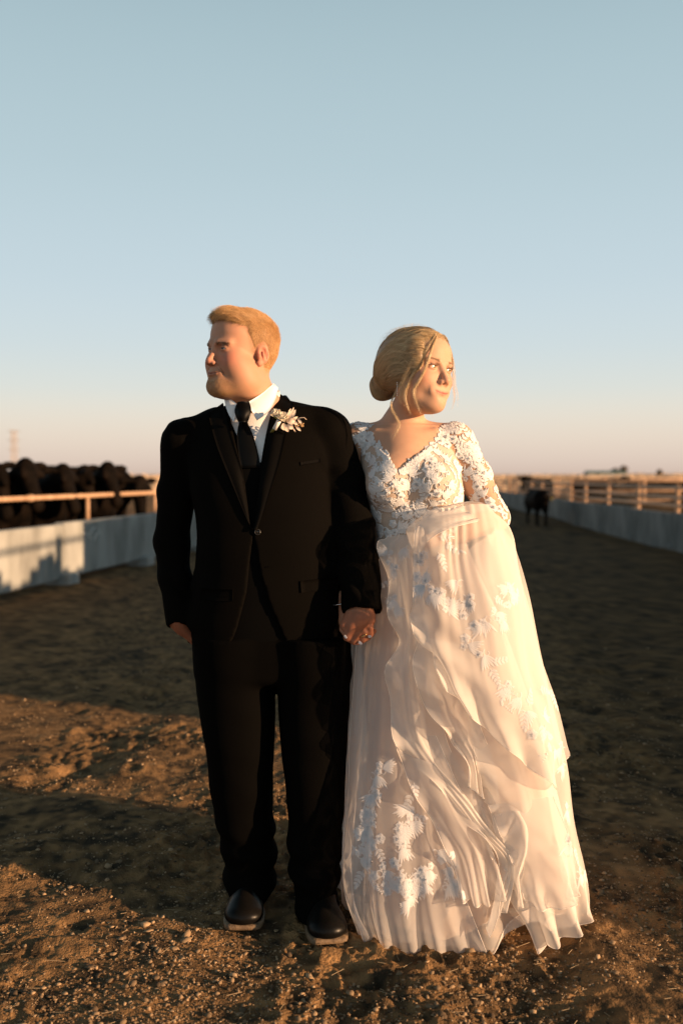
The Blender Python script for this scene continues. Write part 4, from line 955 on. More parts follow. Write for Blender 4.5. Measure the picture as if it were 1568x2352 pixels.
# ------------------------------------------------------------------ boutonniere pinned to the lapel
def hitJ(px, py, off=.012):
    d = (Vector(W(px, py, 3.0)) - CO).normalized(); h = JB.ray_cast(CO, d)[0]; h = h if h is not None and h.y < 3.055 else Vector(W(px, py, 3.035)); return np.array(h - d * off)
m_rose = mat('cream_rose', (.84, .76, .62), .6, Subsurface_Weight=.1); m_stem = mat('green_stem', (.30, .30, .07), .5); m_rib = mat('satin_ribbon', (.80, .76, .72), .35); m_dry = mat('bleached_leaf', (.74, .58, .46), .7); m_seed = mat('dried_seed_head', (.42, .26, .12), .8)
bq = hitJ(640, 965); bt = setp(empty('boutonniere', bq), 'cream rose boutonniere with dried leaves pinned to the black lapel', 'boutonniere')
def rose(c, ax, r_, seed):
    """spiral of cupped petals"""
    rr = np.random.default_rng(seed); root = empty('rose'); root.parent = bt; root.location = c - bq; q = Vector(ax).to_track_quat('Z', 'Y').to_matrix()
    for k in range(13):
        a = k * 2.4; fr = k / 12; rad = r_ * (.18 + .72 * fr); hgt = r_ * (1.75 - .75 * fr); w_ = .9 + .4 * fr; nu, nv = 6, 6; P = np.zeros((nu, nv, 3))
        for i in range(nu):
            for j in range(nv):
                u = i / (nu - 1); v = (j / (nv - 1) - .5) * 2; e = math.sqrt(max(0, 1 - .75 * v * v * u)); th = a + v * w_ * (.5 + .5 * u)
                ro = rad * (.45 + .75 * u ** .8) + r_ * .25 * fr * u ** 4; p = Vector((math.cos(th) * ro, math.sin(th) * ro, hgt * u * e - r_ * .75)); P[i, j] = q @ p
        thick_sheet(P, .0006, 'petal', m_rose, root)
    return root
rose(hitJ(632, 948, .020), (-.30, -.40, .86), .0140, 1); rose(hitJ(650, 957, .024), (.10, -.62, .78), .0165, 2)
def leaf(p0, p1, w_, m, name='leaf', bend=.2):
    p0 = np.array(p0); p1 = np.array(p1); d = p1 - p0; s = np.cross(d, (0, 1, 0)); s /= np.linalg.norm(s); P = np.zeros((8, 3, 3))
    for i in range(8):
        u = i / 7; ww = w_ * math.sin(math.pi * min(.02 + u * .97, 1)) ** .8
        for j in range(3): P[i, j] = p0 + d * u + s * (j - 1) * ww + np.array((0, -1, 0)) * (np.linalg.norm(d) * bend * math.sin(math.pi * u) + (.3 * ww if j == 1 else 0))
    o = thick_sheet(P - bq, .0006, name, m, bt); return o
for a, b, w_ in (((660, 968), (672, 940), .009), ((664, 960), (668, 938), .006), ((656, 966), (680, 968), .010), ((650, 972), (656, 990), .009), ((667, 965), (679, 941), .006), ((668, 962), (675, 935), .004), ((668, 968), (684, 957), .005), ((655, 975), (662, 992), .008), ((660, 975), (674, 985), .008), ((672, 966), (684, 976), .0055), ((684, 962), (693, 973), .0045), ((679, 978), (691, 990), .0045), ((671, 980), (679, 992), .002), ((646, 978), (650, 986), .006), ((664, 972), (672, 978), .008)):
    leaf(hitJ(*a, .016), hitJ(*b, .018), w_, m_dry)
MB().tube([hitJ(676, 966, .014) - bq, hitJ(688, 960, .018) - bq, hitJ(698, 959, .022) - bq, hitJ(704, 964, .024) - bq], [.0012, .0014, .0012, .0006], 6).build('sprig', m_dry, bt, True)
mb = MB(); rr = np.random.default_rng(9)
for k in range(26): mb.ball(hitJ(678 + rr.random() * 20, 974 + rr.random() * 8 - 2, .012 + .008 * rr.random()) - bq, .0016 + .001 * rr.random(), 5, 4)
mb.build('seed_head', m_seed, bt, True)
MB().tube([hitJ(641, 966, .018) - bq, hitJ(637, 974, .016) - bq, hitJ(630, 986, .014) - bq], [.0075, .0068, .0072], 12).build('ribbon_wrap', m_rib, bt, True)
for dx in (-2, 2): MB().tube([hitJ(632 + dx, 982, .012) - bq, hitJ(624 + dx, 993, .013) - bq], .0022, 8).build('stem', m_stem, bt, True)
leaf(hitJ(640, 963, .014), hitJ(626, 947, .012), .007, m_stem, 'sepal')
# ------------------------------------------------------------------ bride
bride = setp(empty('person', (*G(1060, 2080)[:2], 0)), 'woman in white lace wedding gown looking right, train gathered over her arm', 'person')
BO = np.array(bride.location)
def bmh(name, V, F, m, parent=None, **k): return mesh(name, np.asarray(V) - BO, F, m, parent or bride, **k)
BH = W(963, 858, 3.12); BS = 1.05; Rb = HR(41, 0, 6)
bneck = W(925, 968, 3.18)
BT = [(985, 842, 1028, 3.115, 3.25), (1030, 830, 1050, 3.08, 3.265), (1080, 833, 1058, 3.06, 3.27), (1130, 840, 1062, 3.05, 3.27), (1180, 852, 1060, 3.055, 3.265),
      (1230, 863, 1058, 3.06, 3.26), (1300, 850, 1082, 3.05, 3.29), (1400, 838, 1108, 3.05, 3.30)]
def btorso(g=0.0):
    o = []
    for y, a, b, yf, yb in BT:
        A_, B_ = W(a, y, 3.15), W(b, y, 3.15); o.append((A_[2], (A_[0] + B_[0]) / 2, (yf + yb) / 2, (B_[0] - A_[0]) / 2 + g, (yb - yf) / 2 + g))
    return o
BR = [W(1050, 1008, 3.17), W(1090, 1095, 3.17), W(1134, 1190, 3.15), W(1060, 1218, 3.03), W(990, 1235, 2.985)]
BL = [W(818, 1008, 3.20), W(806, 1110, 3.23), W(802, 1210, 3.22), W(800, 1320, 3.12), W(796, 1400, 3.03)]
BHAND = W(815, 1440, 2.99)
def breasts(f, g=0.0, k=.03):
    f.add(ell(W(893, 1110, 3.075), (.066 + g, .062 + g, .068 + g)), k); f.add(ell(W(992, 1105, 3.075), (.068 + g, .064 + g, .070 + g)), k)
f = Field(axis(-.06, .56, .0055, ((BH[0] - .125, BH[0] + .125, .0021),)), axis(2.84, 3.42, .0055, ((BHAND[1] - .05, BHAND[1] + .04, .0028), (BH[1] - .14, BH[1] + .12, .0021))),
          axis(.03, 1.86, .0060, ((BHAND[2] - .07, BHAND[2] + .05, .0028), (BH[2] - .15, BH[2] + .14, .0021))))
f.add(loft(btorso(-.002), 2.15, .04)); breasts(f)
f.add(cone(W(880, 1330, 3.17), W(900, 2040, 3.20), .09, .04), .05); f.add(cone(W(1010, 1330, 3.17), W(1000, 2040, 3.20), .09, .04), .05)
for tx in (900, 1000): f.add(cone(W(tx, 2040, 3.20), W(tx, 2095, 3.10), .038, .028), .03)
f.add(cone(bneck + (0, .02, -.045), BR[0] + (-.012, 0, .002), .052, .046), .05); f.add(cone(bneck + (0, .02, -.045), BL[0] + (.012, 0, .002), .052, .046), .05)
f.add(cone(bneck + (0, -.01, -.06), W(925, 1060, 3.12), .075, .085), .05)
for A_, rr in ((BR, (.050, .050, .044, .036, .028)), (BL, (.048, .046, .040, .033, .025))):
    for i in range(4): f.add(cone(A_[i], A_[i + 1], rr[i], rr[i + 1]), .02)
f.add(ell(W(972, 1238, 2.985), (.035, .022, .025)), .02)
# collar bones
f.add(cone(W(918, 1003, 3.105), W(862, 992, 3.13), .007, .007), .02); f.add(cone(W(934, 1003, 3.105), W(1000, 990, 3.12), .007, .007), .02)
# fingers of her right hand showing below the groom's hand
f.add(ell(W(800, 1425, 3.01), (.030, .022, .034)), .02)
FT = (((786, 1432, 3.0), (785, 1446, 2.965), (793, 1461, 2.948), .0078), ((803, 1445, 3.0), (808, 1464, 2.968), (826, 1476, 2.948), .0080), ((815, 1448, 3.0), (828, 1463, 2.975), (848, 1462, 2.950), .0074), ((822, 1440, 3.0), (836, 1455, 2.985), (852, 1455, 2.972), .0066))
for a, b, c, rr in FT: f.add(cone(W(*a), W(*b), rr * 1.15, rr), .008); f.add(cone(W(*b), W(*c), rr, rr * .72), .003)
# neck and head
nb_ = BH + BS * Rb @ np.array((0, .018, -.06)); f.add(cone(nb_, bneck, .050, .053), .02); f.add(cone(bneck, bneck + (0, .0, -.05), .053, .07), .03)
f.frame(Rb, BH, BS); head_prims(f, 1.0, False); f.add(ell((0, -.05, -.10), (.034, .034, .016)), .025); f.frame()
Vb, Fb = f.polygonise(); Vb = relax(Vb, Fb, 2, .35); HB = headspace(Vb, Rb, BH, BS)
C, g, blend = skin_cols(Vb, HB, (.55, .325, .215), (.48, .17, .13), .6, False)
for s in (-1, 1):   # eye make-up along the upper lid
    blend(.75 * np.exp(-(((HB - np.array((s * .034, -.088, .0125))) / np.array((.015, .012, .0035))) ** 2).sum(1)), (.12, .07, .05))
w = (1 - sstep(.97, 1.02, Vb[:, 2]))[:, None]; C = C * (1 - w) + C * np.array((.62, .46, .40)) * w  # her clasped hand darkened too: its shade is put into the colour
bbody = bmh('body', Vb, Fb, m_skin, colors=C)
eyes(Rb, BH, BS, (.22, .17, .07), bride, (.05, .03))
m_bbrow = hair_mat('fair_brow_hair', (.24, .14, .07), (.36, .22, .12)); m_lash = mat('lash', (.012, .010, .009), .5)
for s in (-1, 1): brow(s, Rb, BH, BS, Vb, Fb, m_bbrow, bride, BO, .0045, 260, .0030, .0255)
r = np.random.default_rng(12)
for s in (-1, 1):   # lashes
    n = 46; t = np.linspace(-1, 1, n); x = s * (.032 + .0130 * t); y0 = -.0905 + .0065 * np.abs(t) ** 2 + .002 * (t * s > 0) * 0; z0 = .0080 + .0042 * np.sqrt(1 - (.98 * t) ** 2) + .0010 * t
    P0 = np.stack((x, y0 - .0015, z0), -1); D = np.stack((s * (.25 + .5 * t), -1 + 0 * t, .55 + 0 * t), -1); D /= np.linalg.norm(D, axis=1)[:, None]; q = np.linspace(0, 1, 4)[None, :, None]
    S = P0[:, None] + D[:, None] * q * .0065 + np.array((0, 0, 1)) * q ** 2 * .003; hair_curves('eyelashes', BH + BS * (S @ Rb.T) - BO, .00016, .00006, m_lash, bride)
m_nail = mat('pale_nail', (.86, .72, .66), .15)
for a, b, c, rr in FT[:3]:
    b_ = W(*b); c_ = W(*c); d = (c_ - b_) / np.linalg.norm(c_ - b_); up = np.array((0, -1, .1)); s_ = np.cross(d, up); s_ /= np.linalg.norm(s_); P = np.zeros((6, 5, 3))
    for i in range(6):
        for j in range(5):
            u = i / 5; v = (j - 2) / 2; P[i, j] = c_ + d * (-.004 + .013 * u) + s_ * v * rr * .48 * (1 - .5 * u ** 3) + up * (rr * .80 * math.sqrt(1 - .55 * v * v) - .0015 * u)
    thick_sheet(P - BO, .0008, 'fingernail', m_nail, bride)
# ---- hair: swept-back updo with a low bun and loose strands
m_bh = hair_mat('blonde_hair', (.28, .18, .085), (.74, .54, .30), .36); m_bh2 = hair_mat('blonde_hair_light', (.56, .38, .19), (.86, .68, .42), .33); m_bcap = hair_mat('blonde_hair_under', (.22, .14, .07), (.34, .225, .115), .5, False)
hf = Field(axis(BH[0] - .22, BH[0] + .16, .0032), axis(BH[1] - .16, BH[1] + .22, .0032), axis(BH[2] - .14, BH[2] + .17, .0032)); hf.frame(Rb, BH, BS)
hf.add(ell((0, .026, .050), (.089, .100, .087))); hf.add(ell((0, .060, .045), (.082, .078, .086)), .03); hf.add(ell((-.030, .070, .015), (.065, .062, .070)), .03)
hf.add(ell((-.054, .020, .005), (.042, .058, .062)), .03); hf.add(ell((.052, .020, .010), (.038, .055, .055)), .03)
hf.add(ell((0, -.020, .088), (.060, .060, .038)), .03)
# face opening
hf.add(ell((-.062, -.040, .030), (.022, .032, .055)), .02); hf.add(ell((.058, -.040, .035), (.020, .030, .045)), .02); hf.add(ell((.014, -.104, -.015), (.056, .080, .098)), .008, 's'); hf.add(ell((0, -.06, -.10), (.10, .10, .075)), .01, 's')
# part line furrow, crown lift
hf.add(cone((.012, -.085, .112), (.018, -.01, .140), .003, .003), .008, 's')
bunc = np.array((-.028, .126, -.036)); hf.add(ell(bunc, (.044, .036, .040)), .010); hf.add(ell(bunc + (.022, -.004, .004), (.036, .033, .038)), .010); hf.add(ell(bunc + (-.004, -.028, .030), (.048, .036, .030)), .02)
Vh_, Fh_ = hf.polygonise(); Vh_ = relax(Vh_, Fh_, 2); HH = headspace(Vh_, Rb, BH, BS); nh = vnormals(Vh_, Fh_)
az = np.arctan2(HH[:, 0], HH[:, 2] + .02); rip = np.sin(az * 34 + 9 * noise3(HH * 16, 61)) * .5 + .5 * noise3(np.stack((az * 16, HH[:, 1] * 5, HH[:, 2] * 6), -1), 62)
db = np.linalg.norm((HH - bunc) / np.array((.07, .055, .055)), axis=1)
spir = np.sin(np.arctan2(HH[:, 2] - bunc[2], HH[:, 0] - bunc[0]) * 2 + db * 16)
Vh_ = Vh_ + nh * (np.where(db < 1.0, .0022 * spir, .0016 * rip))[:, None]
bcap = bmh('hair', Vh_, Fh_, m_bcap); HBV = bvh(Vh_, Fh_)
def on_hair(p, off):
    h = HBV.find_nearest(Vector(p)); return np.array(h[0]) + np.array(h[1]) * off
def flow(a, b, n, side, r, off=.002, lift=.0, k=14):
    """strands hugging the hair volume from a to b (head space)"""
    o = []
    for i in range(n):
        p = np.array(a) + r.normal(size=3) * side[0]; q = np.array(b) + r.normal(size=3) * side[1]; pts = []
        p = BH + BS * Rb @ p; q = BH + BS * Rb @ q; of = off * (.3 + 1.2 * r.random()); wob = r.normal(size=3) * .0012
        for j in range(k):
            t = j / (k - 1); w_ = p * (1 - t) + q * t + wob * math.sin(3.1 * t); pts.append(on_hair(w_, of + lift * math.sin(math.pi * t)))
        o.append(pts)
    return o
S = []; S2 = []
r = np.random.default_rng(14)
for s in (-1, 1):
    for t in np.linspace(0, 1, 22):
        # hairline points from the part at the forehead round the temple to the ear
        a_ = np.array((s * (.006 + .080 * math.sin(t * 1.55)) + .012 * (1 - t), -.078 + .080 * t ** 1.3, .108 - .10 * t ** 1.6))
        b_ = bunc + np.array((s * .02 * (1 - t), -.03, .035 - .03 * t)); m_ = a_ * .5 + b_ * .5 + np.array((s * .05 * (1 - .3 * t), 0, .045 * (1 - t)))
        st1 = flow(a_, m_, 46, (.0045, .006), r, .0024, k=8); 
        for st in st1:
            mid = (np.array(st[-1]) - BH) @ Rb / BS; st2 = flow(mid, b_, 1, (0, .006), r, .0024, k=9)[0]; (S2 if r.random() < .35 else S).append(st + st2[1:])
for s in (-1, 1):
    for t in np.linspace(0, 1, 16):   # temple waves
        a_ = np.array((s * (.045 + .030 * t), -.072 + .012 * t, .088 - .095 * t)); m_ = np.array((s * .085, .035, .06 - .075 * t))
        for st in flow(a_, m_, 44, (.004, .005), r, .0026, k=8):
            mid = (np.array(st[-1]) - BH) @ Rb / BS; st2 = flow(mid, bunc + np.array((s * .02, -.02, .02 - .03 * t)), 1, (0, .006), r, .0026, k=9)[0]; (S2 if r.random() < .5 else S).append(st + st2[1:])
for t in np.linspace(0, 1, 26):   # crown
    a_ = np.array((.014 + .10 * (t - .5), -.02, .135)); st1 = flow(a_, (.11 * (t - .5), .10, .09), 30, (.01, .012), r, .0022, k=8)
    for st in st1:
        mid = (np.array(st[-1]) - BH) @ Rb / BS; st2 = flow(mid, bunc + (0, -.01, .03), 1, (0, .012), r, .0022, k=9)[0]; S.append(st + st2[1:])
FL = []
for i in range(110):   # flyaways round the crown
    a_ = np.array((r.normal() * .05, -.03 + .09 * r.random(), .11)); st = flow(a_, a_ + np.array((r.normal() * .04, .06 + .05 * r.random(), -.03)), 1, (.004, .004), r, .002, .004 + .012 * r.random(), k=16)[0]; FL.append(st)
hair_curves('flyaway_hair', np.array(FL) - BO, .00010, .00004, m_bh2, bride)
hair_curves('hair_strands', np.array(S) - BO, .00017, .00010, m_bh, bride); hair_curves('hair_highlights', np.array(S2) - BO, .00018, .00010, m_bh2, bride)
S = []   # bun coils
for i in range(1500):
    a0 = r.random() * 6.28; pts = []; tilt = r.normal() * .5; rad = .3 + .8 * r.random()
    for j in range(14):
        a = a0 + j * .16; p = bunc + np.array((math.cos(a) * .055, -.0 + .03 * math.sin(a * .7 + tilt) + .03 * (rad - .6), math.sin(a) * .05)) ; pts.append(on_hair(BH + BS * Rb @ p, .0015 * r.random() + .0004))
    S.append(pts)
hair_curves('bun_strands', np.array(S) - BO, .00017, .0001, m_bh, bride)
def tress(px, n, spread, seed, m=m_bh2, rr=.00016):
    """loose lock through view pixels (x, y, Y): held together at the root, wisping apart towards uneven tips"""
    r_ = np.random.default_rng(seed); c = catmull(np.array([W(*p) for p in px]), 22); o = []; t = np.linspace(0, 1, 22)[:, None]
    for i in range(n):
        d = r_.normal(size=3) * spread; d2 = r_.normal(size=3) * spread; ph = r_.random() * 6; tt = t[:, 0] * (.72 + .28 * r_.random()); cc = np.stack([np.interp(tt, t[:, 0], c[:, k]) for k in range(3)], -1)
        o.append(cc + d * (.35 + .9 * t * (1.15 - t)) + d2 * np.sin(t * 5 + ph) * .35 * t + r_.normal(size=3) * .010 * t ** 3 * (r_.random() < .18))
    hair_curves('loose_strand', np.array(o) - BO, rr, rr * .4, m, bride)
tress([(1000, 768, 3.055), (985, 795, 3.03), (966, 830, 3.025), (943, 868, 3.03), (930, 903, 3.03), (934, 930, 3.03), (944, 954, 3.03)], 110, .0042, 1)
tress([(1003, 772, 3.05), (990, 805, 3.02), (978, 842, 3.01), (966, 868, 3.01), (950, 898, 3.01), (956, 924, 3.01), (968, 954, 3.01)], 90, .0036, 2)
tress([(995, 766, 3.06), (975, 795, 3.035), (952, 832, 3.03), (932, 866, 3.03), (921, 903, 3.03), (918, 930, 3.035)], 120, .006, 8, m_bh)
tress([(990, 765, 3.06), (965, 795, 3.045), (940, 828, 3.045), (915, 860, 3.06), (895, 885, 3.09)], 160, .007, 9, m_bh)
tress([(930, 862, 3.06), (908, 900, 3.065), (897, 932, 3.06), (907, 955, 3.05), (917, 975, 3.045), (911, 992, 3.04), (901, 1010, 3.035)], 50, .0032, 3)
tress([(1022, 778, 3.10), (1034, 805, 3.12), (1039, 845, 3.13), (1041, 885, 3.13), (1043, 915, 3.13), (1036, 944, 3.13)], 34, .0032, 4)
tress([(1030, 790, 3.12), (1042, 838, 3.15), (1045, 880, 3.15), (1051, 910, 3.15), (1050, 938, 3.15)], 12, .0028, 5)
tress([(985, 925, 3.20), (990, 945, 3.20), (996, 960, 3.20)], 8, .004, 6, m_bh); tress([(905, 790, 3.1), (885, 820, 3.12), (868, 850, 3.15), (866, 880, 3.16)], 10, .006, 7, m_bh)
# earring
m_gem = mat('crystal_silver', (.75, .74, .76), .12, Metallic=.9)
ep = BH + BS * Rb @ np.array((-.082, .006, -.038)); mb = MB()
for k in range(7): mb.ball(ep + np.array((-.001, -.008, -.004 - .0065 * k)) - BO, (.0022, .0022, .0030), 6, 5)
er = mb.build('earring', m_gem, None, True); er.location = BO; setp(er, 'slim silver drop earring hanging below the bride\'s hair', 'earring')
p0 = W(785, 1385, 3.03); mb = MB(); mb.tube([p0 + np.array((math.cos(a) * .026, math.sin(a) * .022, .006 * math.cos(a))) - BO for a in np.linspace(0, 6.283, 25)], .0016, 6, False)
br_ = mb.build('bracelet', m_gem, None, True); br_.location = BO; setp(br_, 'thin silver bracelet on the wrist above the clasped hands', 'bracelet')
rg = W(835, 1459, 2.955); mb = MB(); mb.tube([rg + np.array((math.cos(a) * .0105, math.sin(a) * .0105 - .002, .006 * math.cos(a))) - BO for a in np.linspace(0, 6.283, 21)], .0014, 6, False)
rn = mb.build('ring', mat('gold', (.75, .52, .22), .2, Metallic=1.), None, True); rn.location = BO; setp(rn, 'thin gold ring on a finger of the clasped hands', 'ring')
# ------------------------------------------------------------------ gown
def tulle(name, c, cover, trans=.45, rough=.7, bump=0):
    m = bpy.data.materials.new(name); m.use_nodes = True; nt = m.node_tree; nt.nodes.clear(); l = nt.links.new
    o = node(nt, 'ShaderNodeOutputMaterial'); d = node(nt, 'ShaderNodeBsdfDiffuse', Color=(*c, 1)); t = node(nt, 'ShaderNodeBsdfTranslucent', Color=(*c, 1)); tr = node(nt, 'ShaderNodeBsdfTransparent')
    m1 = node(nt, 'ShaderNodeMixShader'); m1.inputs[0].default_value = trans; l(d.outputs[0], m1.inputs[1]); l(t.outputs[0], m1.inputs[2])
    m2 = node(nt, 'ShaderNodeMixShader'); lw = node(nt, 'ShaderNodeLayerWeight', Blend=.35); mr_ = node(nt, 'ShaderNodeMapRange'); mr_.inputs[3].default_value = cover; mr_.inputs[4].default_value = min(1., cover + .35)
    l(lw.outputs['Facing'], mr_.inputs[0]); l(mr_.outputs[0], m2.inputs[0]); l(tr.outputs[0], m2.inputs[1]); l(m1.outputs[0], m2.inputs[2]); l(m2.outputs[0], o.inputs[0]); return m
m_line = tulle('champagne_satin', (.86, .68, .53), .93, .5); m_tul = tulle('ivory_tulle', (.88, .84, .80), .54, .42); m_tul2 = tulle('sheer_ivory_tulle', (.86, .83, .81), .42, .5); m_lace = mat('white_lace', (.86, .84, .82), .6, noisy((.70, .70, .71), (.80, .80, .81), 500, 3, .35, 900))
m_lace2 = tulle('sheer_white_lace', (.84, .84, .86), .56, .25)
m_bod = mat('blush_bodice', (.74, .60, .49), .6, noisy((.52, .41, .33), (.60, .48, .39), 400, 3, .3, 800))
gown = setp(empty('gown'), None); gown.parent = bride
def gb(name, V, F, m, **k): return mesh(name, np.asarray(V) - BO, F, m, gown, **k)
f = Field(axis(-.0, .5, .0045), axis(2.9, 3.36, .0045), axis(1.05, 1.62, .0045)); f.add(loft(btorso(.0045), 2.15, .01)); breasts(f, .0045)
f.add(cone(bneck + (0, -.01, -.06), W(925, 1060, 3.12), .078, .089), .05)
Vd, Fd = f.polygonise(); Vd = relax(Vd, Fd, 2); cpx = unproj(Vd[Fd].mean(1)); cY = Vd[Fd].mean(1)[:, 1]
NECK = [(838, 1012), (867, 1028), (892, 1048), (914, 1080), (941, 1056), (977, 1030), (1012, 1012), (1045, 1030), (1075, 1075), (1080, 1260), (840, 1260), (818, 1040)]
keep = np.where(cY < 3.16, poly2d(cpx[:, 0], cpx[:, 1], NECK) < 0, (cpx[:, 1] > 1020))
gb('bodice', Vd, Fd[keep], m_bod)
def sheet(ribs, nu, nv, name, m, amp=.01, freq=4, ph=0., seed=0, trim=True, grow_=1.0, wr=.004, gather=0., ruf=(0., 0., 5.)):
    R = np.stack([catmull(np.array([W(*p) for p in rb]), nv) for rb in ribs]); P = catmull(R, nu)
    V = P.reshape(-1, 3); F = gridfaces(nu, nv); nr_ = vnormals(V, F).reshape(nu, nv, 3); u = np.linspace(0, 1, nu)[:, None]; v = np.linspace(0, 1, nv)[None]
    n1 = noise3(np.stack((u * 3 + 0 * v, v * 1.2 + 0 * u, 0 * u * v + seed), -1), 70 + seed); n2 = noise3(V * np.array((14, 14, 5)), 80 + seed).reshape(nu, nv)
    sw = np.sin(freq * 2 * math.pi * (u + .16 * n1 + .05 * n2) + ph); sw = np.sign(sw) * np.abs(sw) ** 1.5
    d = amp * (.25 + .75 * v ** grow_) * sw * (.55 + .45 * noise3(np.stack((u * 5 + 0 * v, v * 2.5 + 0 * u, 0 * u * v + 3 * seed), -1), 75)) + wr * n2
    if ruf[0]: d = d + ruf[0] * np.exp(-u * 5) * np.sin(2 * math.pi * ruf[2] * v + 2.5 * n1 + seed) * sstep(0, .12, v)
    if ruf[1]: d = d + ruf[1] * np.exp(-(1 - v) * 6) * np.sin(2 * math.pi * ruf[2] * u + 2.5 * n1 + seed)
    if gather: d = d + gather * np.exp(-v * 3.2) * np.sin(2 * math.pi * 13 * (u + .05 * n1) + 2 * n2) * (.5 + .5 * noise3(np.stack((u * 9 + 0 * v, v * 2 + 0 * u, 0 * u * v), -1), 77))
    P = P + nr_ * d[..., None]; o = gb(name, P.reshape(-1, 3), F, m)
    if trim:
        mb = MB()
        for e in (P[0], P[-1], P[:, -1]): mb.tube((e - BO)[::2], .0008, 5)
        tr = mb.build('hem_trim', m_trim, gown, True); tr.parent = o
    SH.append((P.reshape(-1, 3), F)); return P
m_trim = mat('satin_edging', (.86, .78, .70), .45); SH = []
def skirt(rows, name, m, nf, amp, seed, hem=0., nth=260, nz=70, lift=.0):
    R = catmull(np.array([(W((a + b) / 2, y, Yc)[0], Yc, W((a + b) / 2, y, Yc)[2], (W(b, y, Yc)[0] - W(a, y, Yc)[0]) / 2, d) for y, a, b, Yc, d in rows]), nz)
    th = np.linspace(0, 2 * math.pi, nth, endpoint=False); v = np.linspace(0, 1, nz)[:, None]; P = np.zeros((nz, nth, 3)); n1 = noise3(np.stack((np.cos(th) * 3, np.sin(th) * 3, 0 * th + seed), -1), 90)[None]
    wv = amp * v ** 1.2 * (np.sin(nf * th[None] + 2.2 * n1 + .6 * v) + .5 * np.sin(nf * 2.3 * th[None] + 1 + 3 * n1 - v)) 
    P[..., 0] = R[:, 0:1] + (R[:, 3:4] + wv) * np.cos(th); P[..., 1] = R[:, 1:2] + (R[:, 4:5] + wv) * np.sin(th); P[..., 2] = R[:, 2:3] + hem * v ** 6 * (.5 + .5 * np.sin(nf * th[None] + 2.2 * n1))
    P[..., 2] += lift * v ** 5 * np.exp(-((np.angle(np.exp(1j * (th[None] + 1.12)))) / .33) ** 2)
    F = gridfaces(nz, nth, True); o = gb(name, P.reshape(-1, 3), F[:, ::-1], m); SH.append((P.reshape(-1, 3), F[:, ::-1]))
    mb = MB(); e = np.concatenate((P[-1], P[-1][:1])); mb.tube(e - BO, .0009, 5, False); t_ = mb.build('hem_trim', m_trim, gown, True); t_.parent = o; return P
skirt([(1222, 864, 1057, 3.16, .103), (1300, 852, 1085, 3.17, .125), (1400, 842, 1120, 3.17, .16), (1600, 862, 1190, 3.19, .22), (1800, 856, 1240, 3.20, .27), (1980, 845, 1275, 3.21, .30), (2055, 842, 1285, 3.21, .31)], 'skirt_lining', m_line, 9, .016, 1, lift=.16)
skirt([(1222, 862, 1060, 3.16, .106), (1300, 848, 1092, 3.17, .135), (1400, 828, 1140, 3.18, .18), (1500, 810, 1180, 3.19, .22), (1700, 802, 1248, 3.20, .29), (1900, 790, 1300, 3.21, .335), (2000, 783, 1318, 3.215, .35), (2090, 786, 1330, 3.215, .36), (2128, 792, 1332, 3.215, .36)], 'tulle_overskirt', m_tul2, 8, .022, 2, .03, lift=.20)
# front panel of the overskirt, flared at the hem
sheet([[(850, 1290, 3.09), (828, 1420, 3.07), (815, 1540, 3.06), (800, 1750, 3.02), (782, 1950, 2.99), (790, 2060, 2.97), (822, 2130, 2.93)], [(872, 1285, 3.05), (860, 1420, 3.02), (850, 1560, 3.0), (838, 1750, 2.95), (828, 1950, 2.90), (832, 2080, 2.88), (852, 2176, 2.86)],
       [(895, 1280, 3.03), (893, 1420, 3.0), (892, 1580, 2.98), (885, 1760, 2.92), (890, 1950, 2.87), (905, 2090, 2.85), (925, 2190, 2.835)], [(918, 1280, 3.02), (924, 1430, 2.995), (930, 1600, 2.98), (945, 1780, 2.92), (965, 1960, 2.87), (985, 2100, 2.84), (1005, 2192, 2.83)],
       [(945, 1280, 3.02), (955, 1440, 3.0), (970, 1620, 2.99), (1000, 1800, 2.94), (1040, 1980, 2.89), (1080, 2100, 2.86), (1115, 2188, 2.84)]], 90, 90, 'tulle_panel', m_tul2, .022, 3.6, .8, 3, True, 1.6, .008, 0., (0., .020, 6.))
# left cascade of the gathered train
sheet([[(892, 1232, 3.04), (870, 1254, 3.02), (884, 1340, 2.985), (905, 1430, 2.96), (904, 1500, 2.95), (889, 1575, 2.94), (903, 1680, 2.92), (936, 1745, 2.90), (1000, 1800, 2.88), (1060, 1880, 2.86), (1115, 1935, 2.845), (1164, 2010, 2.84), (1108, 2138, 2.83)],
       [(918, 1228, 3.02), (908, 1260, 2.99), (920, 1340, 2.955), (935, 1430, 2.93), (940, 1500, 2.92), (940, 1575, 2.91), (955, 1680, 2.90), (990, 1745, 2.89), (1035, 1800, 2.88), (1090, 1870, 2.87), (1130, 1920, 2.86), (1172, 1990, 2.86), (1150, 2090, 2.85)],
       [(952, 1226, 2.99), (955, 1270, 2.95), (965, 1340, 2.93), (980, 1430, 2.92), (990, 1500, 2.915), (1000, 1575, 2.91), (1020, 1680, 2.91), (1045, 1745, 2.91), (1080, 1800, 2.91), (1115, 1860, 2.91), (1150, 1910, 2.90), (1180, 1960, 2.90), (1180, 2030, 2.89)]], 60, 110, 'train_cascade', m_tul, .012, 1.4, .4, 4, wr=.010, ruf=(.026, .012, 6.))
